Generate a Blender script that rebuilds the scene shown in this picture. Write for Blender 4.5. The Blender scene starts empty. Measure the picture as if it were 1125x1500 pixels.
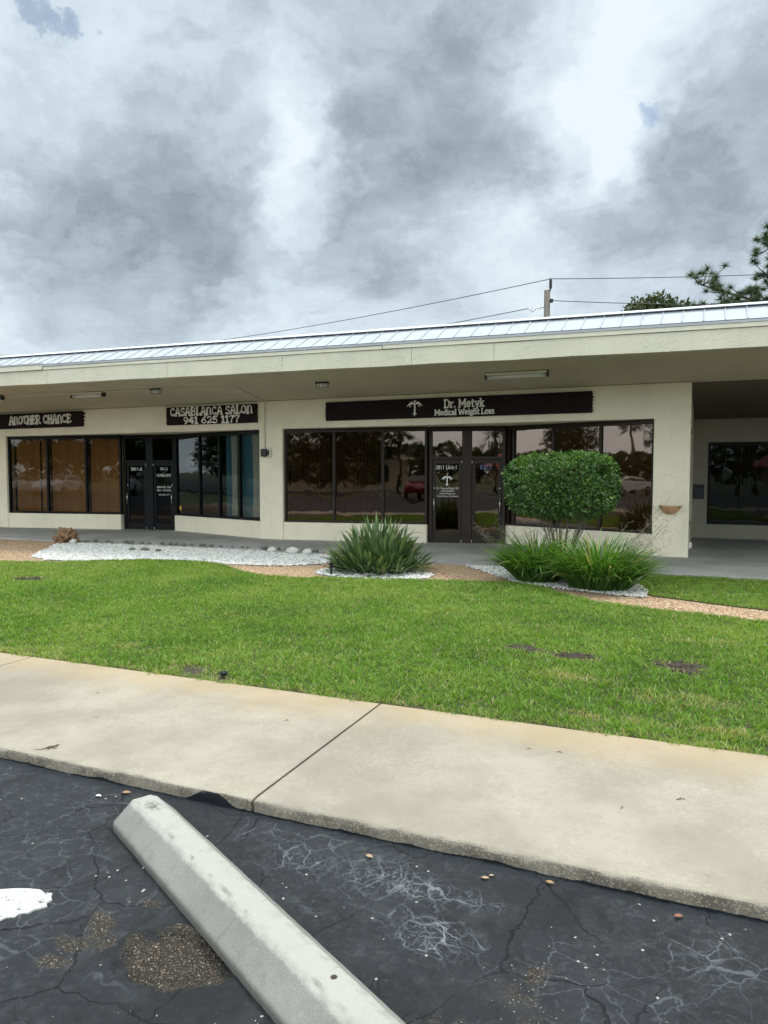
import bpy, bmesh, math, random
import numpy as np
from mathutils import Vector, Matrix, noise as mnoise
R_ = math.radians
random.seed(7); rng = np.random.default_rng(7)
SC = bpy.context.scene
COL = SC.collection

# ------------------------------------------------------------------ camera
cd = bpy.data.cameras.new("camera"); cam = bpy.data.objects.new("camera", cd); COL.objects.link(cam)
cd.sensor_fit = 'VERTICAL'; cd.sensor_height = 36.0; cd.lens = 1065.0 / 1500.0 * 36.0
cd.clip_start = 0.05; cd.clip_end = 2000
cam.location = (0, 0, 1.72)
cam.rotation_euler = (R_(90 - 3.2245), 0, R_(22.782))
SC.camera = cam

# ------------------------------------------------------------------ light: overcast sky with a veiled high sun
SUN_EL, SUN_AZ = R_(60), R_(68)          # azimuth from +Y towards +X
sdir = Vector((math.sin(SUN_AZ) * math.cos(SUN_EL), math.cos(SUN_AZ) * math.cos(SUN_EL), math.sin(SUN_EL)))
sl = bpy.data.lights.new("sun", 'SUN'); sl.energy = 1.5; sl.angle = R_(11); sl.color = (1.0, 0.94, 0.86)
so = bpy.data.objects.new("sun", sl); COL.objects.link(so)
so.rotation_euler = sdir.to_track_quat('Z', 'Y').to_euler()
SC.view_settings.view_transform = 'Standard'; SC.view_settings.look = 'None'
SC.view_settings.gamma = 1.0; SC.view_settings.use_curve_mapping = False
SC.view_settings.exposure = 0.56


class NT:
    """small helper to write node trees"""
    def __init__(s, tree): s.t = tree; tree.nodes.clear()
    def n(s, typ, ins=None, **props):
        nd = s.t.nodes.new(typ)
        for k, v in props.items(): setattr(nd, k, v)
        for k, v in (ins or {}).items():
            sk = nd.inputs[k]
            if hasattr(v, 'is_output'): s.t.links.new(v, sk)
            else: sk.default_value = v
        return nd
    def m(s, op, a, b=None, c=None, clamp=False):
        ins = {0: a}
        if b is not None: ins[1] = b
        if c is not None: ins[2] = c
        return s.n('ShaderNodeMath', ins, operation=op, use_clamp=clamp).outputs[0]
    def v(s, op, a, b=None):
        ins = {0: a}
        if b is not None: ins[1] = b
        nd = s.n('ShaderNodeVectorMath', ins, operation=op)
        return nd.outputs['Value'] if op in ('DOT_PRODUCT', 'LENGTH', 'DISTANCE') else nd.outputs['Vector']
    def mr(s, x, a, b, c=0.0, d=1.0, interp='SMOOTHSTEP'):
        return s.n('ShaderNodeMapRange', {0: x, 1: a, 2: b, 3: c, 4: d}, interpolation_type=interp).outputs[0]
    def mix(s, f, a, b, blend='MIX'):
        nd = s.n('ShaderNodeMix', data_type='RGBA', blend_type=blend)
        for k, v in ((0, f), (6, a), (7, b)):
            if hasattr(v, 'is_output'): s.t.links.new(v, nd.inputs[k])
            else: nd.inputs[k].default_value = v if k == 0 else (tuple(v) + (1,))[:4]
        return nd.outputs[2]
    def noise(s, vec, scale, detail=4, rough=0.55, dist=0.0):
        return s.n('ShaderNodeTexNoise', {'Vector': vec, 'Scale': scale, 'Detail': detail, 'Roughness': rough, 'Distortion': dist})
    def vor(s, vec, scale, feature='F1', rnd=1.0):
        return s.n('ShaderNodeTexVoronoi', {'Vector': vec, 'Scale': scale, 'Randomness': rnd}, feature=feature)
    def bump(s, h, strength, dist=0.01, nrm=None):
        ins = {'Height': h, 'Strength': strength, 'Distance': dist}
        if nrm is not None: ins['Normal'] = nrm
        return s.n('ShaderNodeBump', ins).outputs[0]
    def out(s, sh): s.n('ShaderNodeOutputMaterial', {0: sh})


# world: nishita behind a cloud deck placed by direction
w = bpy.data.worlds.new("World"); SC.world = w; w.use_nodes = True
N = NT(w.node_tree)
D = N.n('ShaderNodeTexCoord').outputs['Generated']
sky = N.n('ShaderNodeTexSky', sky_type='NISHITA', sun_disc=False, sun_elevation=SUN_EL, sun_rotation=SUN_AZ)
sep = N.n('ShaderNodeSeparateXYZ', {0: D})
zz = N.m('ADD', N.m('MAXIMUM', sep.outputs[2], 0.0), 0.16)
P2 = N.n('ShaderNodeCombineXYZ', {0: N.m('DIVIDE', sep.outputs[0], zz), 1: N.m('DIVIDE', sep.outputs[1], zz), 2: 0.0}).outputs[0]
wn = N.noise(P2, 1.3, 5, 0.58)
warp = N.v('SCALE', N.v('SUBTRACT', wn.outputs['Color'], (0.5, 0.5, 0.5))); warp.node.inputs['Scale'].default_value = 0.26
wn2 = N.noise(D, 7.0, 8, 0.66)
warp2 = N.v('SCALE', N.v('SUBTRACT', wn2.outputs['Color'], (0.5, 0.5, 0.5))); warp2.node.inputs['Scale'].default_value = 0.19
DW = N.v('NORMALIZE', N.v('ADD', N.v('ADD', D, warp), warp2))
# (direction, angular radius in degrees, brightness change)
CLOUDS = [
((-0.6601,0.6938,0.288),7.67,-0.2),((-0.6108,0.7451,0.2678),7.67,-0.3),((-0.5438,0.7808,0.3077),5.62,-0.12),
((-0.7072,0.6459,0.2875),4.6,-0.1),((-0.6132,0.7597,0.2166),3.07,-0.06),((-0.3954,0.7739,0.4946),9.71,-0.1),
((-0.2795,0.8229,0.4948),8.69,-0.2),((-0.2375,0.8472,0.4753),6.13,-0.12),((-0.3323,0.8504,0.408),6.13,-0.18),
((-0.3586,0.8706,0.3368),5.62,-0.16),((-0.3431,0.9032,0.2581),5.62,-0.14),((-0.4087,0.8754,0.2581),4.09,-0.08),
((0.0462,0.9132,0.405),6.64,-0.22),((0.0282,0.9386,0.3439),7.16,-0.2),((-0.0448,0.9562,0.2892),6.13,-0.2),
((-0.1235,0.9397,0.3188),4.09,-0.12),((0.0499,0.8884,0.4564),3.58,-0.06),((-0.5531,0.692,0.4639),6.64,-0.08),
((-0.6617,0.6459,0.3808),5.11,-0.06),((-0.158,0.9527,0.2597),2.56,-0.05),((-0.4324,0.8261,0.3615),3.4,0.36),
((-0.4454,0.798,0.406),3.07,0.14),((-0.466,0.7692,0.4372),2.56,0.16),((-0.6323,0.668,0.3925),3.58,0.06),
((-0.6611,0.6092,0.4379),3.58,0.06),((-0.0989,0.8715,0.4804),5.0,0.22),((0.0100,0.8700,0.4950),3.5,0.14),((-0.16,0.875,0.457),3.5,0.14),((-0.0896,0.9007,0.4252),3.58,0.26),
((-0.1136,0.9158,0.3853),3.07,0.18),((-0.0453,0.8829,0.4673),3.58,0.12),((-0.1744,0.8933,0.4143),2.56,0.1),
((-0.2386,0.92,0.311),3.07,0.1),((-0.2077,0.9401,0.2704),3.07,0.12),((-0.2578,0.892,0.3712),2.3,0.05),
((-0.7031,0.6801,0.2077),4.6,0.08),((-0.5628,0.8053,0.1867),6.13,0.06),((-0.7113,0.6224,0.3266),2.04,0.04),
]
base = N.noise(P2, 0.9, 7, 0.62, 0.6).outputs['Fac']
fine = N.noise(N.v('MULTIPLY', D, (1.0, 1.0, 1.7)), 10.0, 9, 0.62, 0.3).outputs['Fac']
bil = N.noise(N.v('MULTIPLY', DW, (1.0, 1.0, 1.5)), 6.5, 9, 0.58, 0.2).outputs['Fac']
bil = N.m('SUBTRACT', N.m('MULTIPLY', N.m('ABSOLUTE', N.m('SUBTRACT', bil, 0.5)), 2.0), 0.16)
val = N.m('ADD', N.m('ADD', 0.735, N.m('MULTIPLY', bil, -0.48)), N.m('ADD', N.m('MULTIPLY', N.m('SUBTRACT', base, 0.5), 0.25), N.m('MULTIPLY', N.m('SUBTRACT', fine, 0.5), 0.50)))
for d, r, a in CLOUDS:
    dd = Vector(d).normalized()
    f = N.mr(N.v('DOT_PRODUCT', DW, tuple(dd)), math.cos(R_(r * 1.5)), 1.0)
    val = N.m('ADD', val, N.m('MULTIPLY', f, a * 0.68))
val = N.m('ADD', val, N.mr(sep.outputs[2], 0.30, 0.17, 0.0, 0.06))
val = N.m('MAXIMUM', N.m('MINIMUM', val, 1.0), 0.0)
ramp = N.n('ShaderNodeValToRGB', {0: val}); cr = ramp.color_ramp
cr.elements[0].position = 0.0; cr.elements[0].color = (0.160, 0.185, 0.205, 1)
cr.elements[1].position = 1.0; cr.elements[1].color = (0.575, 0.64, 0.68, 1)
for p, c in ((0.25, (0.20, 0.236, 0.272)), (0.5, (0.315, 0.372, 0.425)), (0.75, (0.445, 0.52, 0.575))):
    e = cr.elements.new(p); e.color = c + (1,)
cloud = ramp.outputs[0]
# extra unseen sky brightness, added overhead and behind the viewer to light ground and walls
over = N.mr(sep.outputs[2], 0.58, 0.88, 0.0, 2.5)
back = N.m('MULTIPLY', N.mr(sep.outputs[1], 0.30, -0.55, 0.0, 1.5), N.mr(sep.outputs[2], 0.75, 0.45))
low = N.mr(sep.outputs[2], 0.02, -0.05, 0.0, 1.0)
xtra = N.m('ADD', over, back)
gr, gg, gb = (N.m('ADD', 1.0, N.m('MULTIPLY', xtra, k)) for k in (1.06, 0.98, 0.88))
cloud = N.mix(1.0, cloud, N.n('ShaderNodeCombineXYZ', {0: gr, 1: gg, 2: gb}).outputs[0], 'MULTIPLY')
gapm = None
for d, r in (((-0.6584, 0.5885, 0.4692), 1.15), ((-0.049, 0.9068, 0.4187), 1.5)):
    dd = Vector(d).normalized()
    f = N.mr(N.v('DOT_PRODUCT', DW, tuple(dd)), math.cos(R_(r)), math.cos(R_(r * 0.3)))
    gapm = f if gapm is None else N.m('MAXIMUM', gapm, f)
b1 = N.n('ShaderNodeBackground', {0: sky.outputs[0], 1: 0.10})
b2 = N.n('ShaderNodeBackground', {0: cloud, 1: 1.0})
mx = N.n('ShaderNodeMixShader', {0: N.m('SUBTRACT', 1.0, N.m('MULTIPLY', gapm, 0.55)), 1: b1.outputs[0], 2: b2.outputs[0]})
N.n('ShaderNodeOutputWorld', {0: mx.outputs[0]})


# ------------------------------------------------------------------ object helpers
def tag(o, label=None, cat=None, group=None, kind=None):
    if label: o['label'] = label
    if cat: o['category'] = cat
    if group: o['group'] = group
    if kind: o['kind'] = kind
    return o

def thing(name, label, cat, loc=(0, 0, 0), rz=0.0, group=None):
    o = bpy.data.objects.new(name, None); COL.objects.link(o); o.empty_display_size = 0.2
    o.location = loc; o.rotation_euler = (0, 0, rz)
    return tag(o, label, cat, group)

def link(name, me, mat=None, parent=None):
    if mat and not me.materials: me.materials.append(mat)
    o = bpy.data.objects.new(name, me); COL.objects.link(o)
    if parent: o.parent = parent
    return o

class MB:
    """collects faces, builds one mesh"""
    def __init__(s): s.V = []; s.F = []
    def add(s, V, F):
        k = len(s.V); s.V += [tuple(v) for v in V]; s.F += [tuple(i + k for i in f) for f in F]
    def prism(s, poly, z0, z1, top=None):
        n = len(poly); top = top or poly
        s.add([(x, y, z0) for x, y in poly] + [(x, y, z1) for x, y in top],
              [tuple(range(n))[::-1], tuple(range(n, 2 * n))] + [(i, (i + 1) % n, n + (i + 1) % n, n + i) for i in range(n)])
    def box(s, x0, x1, y0, y1, z0, z1):
        s.prism([(x0, y0), (x1, y0), (x1, y1), (x0, y1)], z0, z1)
    def hexa(s, a, b):
        """two quads a (bottom/front) and b joined"""
        s.add(list(a) + list(b), [(3, 2, 1, 0), (4, 5, 6, 7), (0, 1, 5, 4), (1, 2, 6, 5), (2, 3, 7, 6), (3, 0, 4, 7)])
    def tube(s, pts, r, n=8, r1=None, cap=True):
        pts = [Vector(p) for p in pts]; k0 = len(s.V); m = len(pts)
        for i, p in enumerate(pts):
            t = (pts[min(i + 1, m - 1)] - pts[max(i - 1, 0)]).normalized()
            u = t.cross(Vector((0, 0, 1)))
            if u.length < 1e-3: u = t.cross(Vector((1, 0, 0)))
            u.normalize(); q = t.cross(u)
            rr = r if r1 is None else r + (r1 - r) * i / max(1, m - 1)
            if callable(r): rr = r(i / max(1, m - 1))
            for j in range(n):
                a = 2 * math.pi * j / n
                s.V.append(tuple(p + u * math.cos(a) * rr + q * math.sin(a) * rr))
        for i in range(m - 1):
            for j in range(n):
                a = k0 + i * n + j; b = k0 + i * n + (j + 1) % n
                s.F.append((a, b, b + n, a + n))
        if cap:
            s.F.append(tuple(k0 + j for j in range(n))[::-1]); s.F.append(tuple(k0 + (m - 1) * n + j for j in range(n)))
    def lathe(s, prof, n=20, c=(0, 0, 0), a0=0.0, a1=2 * math.pi):
        full = abs(a1 - a0 - 2 * math.pi) < 1e-6; k0 = len(s.V); cols = n if full else n + 1
        for r, z in prof:
            for j in range(cols):
                a = a0 + (a1 - a0) * j / n
                s.V.append((c[0] + r * math.cos(a), c[1] + r * math.sin(a), c[2] + z))
        for i in range(len(prof) - 1):
            for j in range(n):
                a = k0 + i * cols + j; b = k0 + i * cols + (j + 1) % cols
                s.F.append((a, b, b + cols, a + cols))
    def mesh(s, name):
        me = bpy.data.meshes.new(name); me.from_pydata(s.V, [], s.F); me.update(); return me
    def build(s, name, mat, parent=None, smooth=False, bevel=0.0, fix=True):
        me = s.mesh(name)
        if fix or bevel:
            bm = bmesh.new(); bm.from_mesh(me)
            bmesh.ops.recalc_face_normals(bm, faces=bm.faces)
            bm.to_mesh(me); bm.free()
        if smooth: me.shade_smooth()
        o = link(name, me, mat, parent)
        if bevel:
            b = o.modifiers.new('bevel', 'BEVEL'); b.width = bevel; b.segments = 2; b.limit_method = 'ANGLE'; b.angle_limit = R_(35)
        return o

def np_mesh(name, V, F, mat, parent=None, attrs=None, smooth=False):
    """V (n,3), F (m,k) with k constant"""
    me = bpy.data.meshes.new(name); V = np.asarray(V, np.float32); F = np.asarray(F, np.int32); m, k = F.shape
    me.vertices.add(len(V)); me.vertices.foreach_set('co', V.ravel())
    me.loops.add(m * k); me.loops.foreach_set('vertex_index', F.ravel())
    me.polygons.add(m); me.polygons.foreach_set('loop_start', np.arange(0, m * k, k, dtype=np.int32))
    me.polygons.foreach_set('loop_total', np.full(m, k, np.int32))
    if smooth: me.polygons.foreach_set('use_smooth', np.ones(m, bool))
    me.update(calc_edges=True)
    for an, arr in (attrs or {}).items():
        a = me.attributes.new(an, 'FLOAT', 'POINT'); a.data.foreach_set('value', np.asarray(arr, np.float32))
    return link(name, me, mat, parent)

def vnoise(x, y, seed=0):
    """2-D value noise, vectorised, 0..1"""
    xi = np.floor(x).astype(np.int64); yi = np.floor(y).astype(np.int64); fx = x - xi; fy = y - yi
    fx = fx * fx * (3 - 2 * fx); fy = fy * fy * (3 - 2 * fy)
    def h(a, b):
        n = (a * 374761393 + b * 668265263 + seed * 974711) & 0x7fffffff
        n = ((n ^ (n >> 13)) * 1274126177) & 0x7fffffff
        return ((n ^ (n >> 16)) & 0xffff) / 65535.0
    return (h(xi, yi) * (1 - fx) + h(xi + 1, yi) * fx) * (1 - fy) + (h(xi, yi + 1) * (1 - fx) + h(xi + 1, yi + 1) * fx) * fy

def fbm(x, y, oct=4, seed=0):
    r = 0; a = 0.5; t = 0
    for i in range(oct):
        r = r + a * vnoise(x * 2 ** i, y * 2 ** i, seed + i); t += a; a *= 0.5
    return r / t

def in_poly(px, py, poly):
    ins = np.zeros(len(px), bool); n = len(poly)
    for i in range(n):
        x0, y0 = poly[i]; x1, y1 = poly[(i + 1) % n]
        c = ((y0 > py) != (y1 > py)) & (px < (x1 - x0) * (py - y0) / (y1 - y0 + 1e-12) + x0)
        ins ^= c
    return ins


# ------------------------------------------------------------------ materials
MATS = {}
def newmat(name):
    m = bpy.data.materials.new(name); m.use_nodes = True; MATS[name] = m
    return m, NT(m.node_tree)

def pbsdf(N, color, rough=0.6, nrm=None, metal=0.0, spec=0.5, extra=None):
    ins = {'Base Color': color if hasattr(color, 'is_output') else (tuple(color) + (1,))[:4], 'Roughness': rough, 'Metallic': metal, 'Specular IOR Level': spec}
    if nrm is not None: ins['Normal'] = nrm
    ins.update(extra or {})
    return N.n('ShaderNodeBsdfPrincipled', ins).outputs[0]

def simple(name, color, rough=0.6, metal=0.0, var=0.12, scale=6.0, bump=0.0, bscale=60.0, spec=0.5, coord='Object'):
    m, N = newmat(name); P = N.n('ShaderNodeTexCoord').outputs[coord]
    ns = N.noise(P, scale, 5, 0.6).outputs['Fac']
    f = N.mr(ns, 0.25, 0.75, 1 - var, 1 + var, 'LINEAR')
    c = N.mix(1.0, color, N.n('ShaderNodeCombineXYZ', {0: f, 1: f, 2: f}).outputs[0], 'MULTIPLY')
    nr = N.bump(N.noise(P, bscale, 4).outputs['Fac'], bump, 0.01) if bump else None
    r = N.mr(ns, 0.2, 0.8, max(0.02, rough - 0.08), min(1, rough + 0.08), 'LINEAR')
    N.out(pbsdf(N, c, r, nr, metal, spec)); return m

def stucco(name, color, amount=1.0):
    m, N = newmat(name); P = N.n('ShaderNodeNewGeometry').outputs['Position']
    a = N.noise(P, 4.0, 3, 0.5, 1.2).outputs['Fac']
    ridge = N.mr(N.m('ABSOLUTE', N.m('SUBTRACT', a, 0.5)), 0.0, 0.06, 1.0, 0.0)
    patch = N.mr(N.noise(P, 1.3, 3).outputs['Fac'], 0.42, 0.6)
    b = N.noise(P, 38.0, 4, 0.6).outputs['Fac']
    h = N.m('ADD', N.m('MULTIPLY', N.m('MULTIPLY', ridge, patch), 0.42), N.m('MULTIPLY', b, 0.55))
    nr = N.bump(h, 0.55 * amount, 0.02)
    st = N.noise(P, 1.1, 6, 0.65).outputs['Fac']
    strk = N.noise(N.v('MULTIPLY', P, (7.0, 7.0, 0.6)), 1.0, 4, 0.6).outputs['Fac']
    c = N.mix(N.mr(st, 0.35, 0.75), color, tuple(x * 0.88 for x in color))
    c = N.mix(N.m('MULTIPLY', N.mr(strk, 0.52, 0.78), 0.16 if amount < 1 else 0.22), c, tuple(x * y for x, y in zip(color, (0.62, 0.6, 0.58))))
    N.out(pbsdf(N, c, 0.85, nr, 0, 0.25)); return m

M_wall = stucco('cream_stucco', (0.86, 0.80, 0.635), 0.99)
M_wallb = stucco('shaded_stucco', (0.40, 0.385, 0.31))  # cream stucco darkened: the breezeway's shade is painted into its colour
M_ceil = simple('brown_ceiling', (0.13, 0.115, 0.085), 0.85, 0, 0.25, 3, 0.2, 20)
M_fascia = stucco('cream_fascia', (0.66, 0.625, 0.505), 1.0)
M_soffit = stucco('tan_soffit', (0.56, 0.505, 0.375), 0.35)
M_trim = simple('cream_trim', (0.66, 0.63, 0.52), 0.6, 0, 0.08)
M_roofm = simple('white_metal', (0.40, 0.425, 0.46), 0.7, 0.0, 0.07, 2.0, 0.05, 20, spec=0.25)
M_bronze = simple('dark_bronze', (0.030, 0.024, 0.019), 0.5, 0.0, 0.15, 5, spec=0.25)
M_black = simple('black_frame', (0.006, 0.007, 0.008), 0.5, 0.0, 0.15, 5, spec=0.2)
M_board = simple('sign_board', (0.017, 0.012, 0.013), 0.75, 0, 0.3, 9, 0.25, 30, spec=0.12)
M_letter = simple('letter_cream', (0.80, 0.79, 0.72), 0.6, 0, 0.18, 12)
M_vinyl = simple('white_vinyl', (0.80, 0.80, 0.80), 0.5, 0, 0.03)
M_blue = simple('blue_vinyl', (0.16, 0.20, 0.42), 0.5, 0, 0.03)
M_chrome = simple('brushed_metal', (0.62, 0.62, 0.60), 0.3, 0.9, 0.06)
M_white = simple('white_paint', (0.72, 0.72, 0.70), 0.5, 0, 0.06)
M_dark = simple('black_plastic', (0.012, 0.012, 0.013), 0.45, 0, 0.1)
M_navy = simple('navy_box', (0.010, 0.012, 0.022), 0.4, 0, 0.1)
M_terra = simple('terracotta', (0.52, 0.31, 0.16), 0.8, 0, 0.25, 14, 0.4, 40)
M_lens = simple('frosted_lens', (0.62, 0.62, 0.58), 0.35, 0, 0.05)
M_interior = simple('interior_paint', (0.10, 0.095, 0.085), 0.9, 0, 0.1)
M_bark = simple('bark', (0.09, 0.068, 0.05), 0.9, 0, 0.4, 14, 0.8, 22)
M_stem = simple('grey_stem', (0.17, 0.145, 0.115), 0.85, 0, 0.3, 20, 0.5, 60)
M_wire = simple('wire', (0.035, 0.038, 0.042), 0.6, 0, 0.05)
M_pole = simple('weathered_pole', (0.13, 0.115, 0.10), 0.9, 0, 0.35, 7, 0.6, 18)
M_dirt = simple('soil', (0.045, 0.034, 0.024), 0.95, 0, 0.4, 9, 0.8, 40)
M_leafdry = simple('dry_leaf', (0.33, 0.20, 0.10), 0.7, 0, 0.35, 30)
M_lizard = simple('lizard_skin', (0.085, 0.06, 0.04), 0.6, 0, 0.4, 90, 0.3, 300)
M_rubber = simple('rubber', (0.02, 0.02, 0.02), 0.8, 0, 0.1)

def glass(name, tint, refl, rcol):
    m, N = newmat(name)
    tr = N.n('ShaderNodeBsdfTransparent', {0: tint + (1,)})
    P = N.n('ShaderNodeNewGeometry').outputs['Position']
    nr = N.bump(N.noise(P, 1.4, 2).outputs['Fac'], 0.05, 0.05)
    gl = N.n('ShaderNodeBsdfGlossy', {'Color': rcol + (1,), 'Roughness': 0.02, 'Normal': nr})
    fr = N.n('ShaderNodeFresnel', {0: 1.5}).outputs[0]
    f = N.m('ADD', refl, N.m('MULTIPLY', fr, 0.75), clamp=True)
    N.out(N.n('ShaderNodeMixShader', {0: f, 1: tr.outputs[0], 2: gl.outputs[0]}).outputs[0]); return m
M_glassM = glass('bronze_glass', (0.27, 0.20, 0.145), 0.10, (1.0, 0.80, 0.70))
M_glassL = glass('amber_glass', (0.56, 0.46, 0.33), 0.03, (1.0, 0.97, 0.92))
M_glassB = glass('smoked_glass', (0.52, 0.56, 0.58), 0.02, (0.92, 0.98, 1.0))
M_glassD = glass('dark_glass', (0.10, 0.10, 0.10), 0.0, (0.95, 0.95, 1.0))

def stripe_blind(name, c1, c2, per):
    m, N = newmat(name); P = N.n('ShaderNodeTexCoord').outputs['Object']
    x = N.n('ShaderNodeSeparateXYZ', {0: P}).outputs[0]
    n1 = N.noise(N.n('ShaderNodeCombineXYZ', {0: N.m('FLOOR', N.m('DIVIDE', x, per)), 1: 0, 2: 0}).outputs[0], 3.7, 1).outputs['Fac']
    c = N.mix(N.mr(n1, 0.3, 0.7), c1, c2)
    N.out(pbsdf(N, c, 0.8, None, 0, 0.2)); return m
M_blindtan = stripe_blind('tan_blind', (0.56, 0.40, 0.235), (0.47, 0.33, 0.19), 0.089)
M_blindgrey = stripe_blind('grey_blind', (0.60, 0.50, 0.38), (0.42, 0.35, 0.26), 0.089)
M_blindteal = stripe_blind('teal_blind', (0.13, 0.31, 0.37), (0.08, 0.21, 0.26), 0.089)
M_drape = simple('cream_drape', (0.80, 0.73, 0.60), 0.9, 0, 0.1)

def leafmat(name, ramp, transl=0.3, rough=0.45, spec=0.4):
    m, N = newmat(name)
    t = N.n('ShaderNodeAttribute', attribute_name='tint').outputs['Fac']
    rp = N.n('ShaderNodeValToRGB', {0: t}); e = rp.color_ramp.elements
    e[0].position, e[0].color = ramp[0][0], ramp[0][1] + (1,); e[1].position, e[1].color = ramp[-1][0], ramp[-1][1] + (1,)
    for p, c in ramp[1:-1]: rp.color_ramp.elements.new(p).color = c + (1,)
    pb = pbsdf(N, rp.outputs[0], rough, None, 0, spec)
    tc = N.mix(1.0, rp.outputs[0], (1.35, 1.35, 0.75), 'MULTIPLY')
    tl = N.n('ShaderNodeBsdfTranslucent', {0: tc})
    N.out(N.n('ShaderNodeMixShader', {0: transl, 1: pb, 2: tl.outputs[0]}).outputs[0]); return m
M_grass = leafmat('lawn_grass', [(0.0, (0.070, 0.150, 0.014)), (0.45, (0.132, 0.278, 0.026)), (0.72, (0.205, 0.358, 0.042)), (0.86, (0.28, 0.35, 0.08)), (1.0, (0.46, 0.38, 0.20))], 0.42, 0.5)
M_shrub = leafmat('shrub_leaf', [(0.0, (0.024, 0.068, 0.013)), (0.6, (0.080, 0.180, 0.028)), (0.9, (0.17, 0.29, 0.05)), (1.0, (0.28, 0.36, 0.09))], 0.26, 0.36, 0.5)
M_bird = leafmat('paradise_leaf', [(0.0, (0.030, 0.070, 0.026)), (0.6, (0.095, 0.165, 0.062)), (0.92, (0.22, 0.30, 0.125)), (1.0, (0.42, 0.35, 0.15))], 0.18, 0.42, 0.5)
M_iris = leafmat('iris_leaf', [(0.0, (0.026, 0.075, 0.012)), (0.6, (0.075, 0.185, 0.025)), (0.9, (0.15, 0.30, 0.045)), (1.0, (0.42, 0.36, 0.15))], 0.34, 0.4, 0.5)
M_wisp = leafmat('dry_stalk', [(0.0, (0.10, 0.075, 0.05)), (1.0, (0.24, 0.19, 0.12))], 0.1, 0.8, 0.2)
M_pine = leafmat('pine_needle', [(0.0, (0.025, 0.045, 0.020)), (0.7, (0.070, 0.105, 0.040)), (1.0, (0.13, 0.16, 0.065))], 0.25, 0.5)
M_oak = leafmat('oak_leaf', [(0.0, (0.022, 0.034, 0.012)), (0.7, (0.065, 0.085, 0.025)), (1.0, (0.12, 0.13, 0.045))], 0.25, 0.5)
M_palm = leafmat('palm_frond', [(0.0, (0.016, 0.030, 0.012)), (1.0, (0.06, 0.09, 0.03))], 0.15, 0.5)

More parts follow.
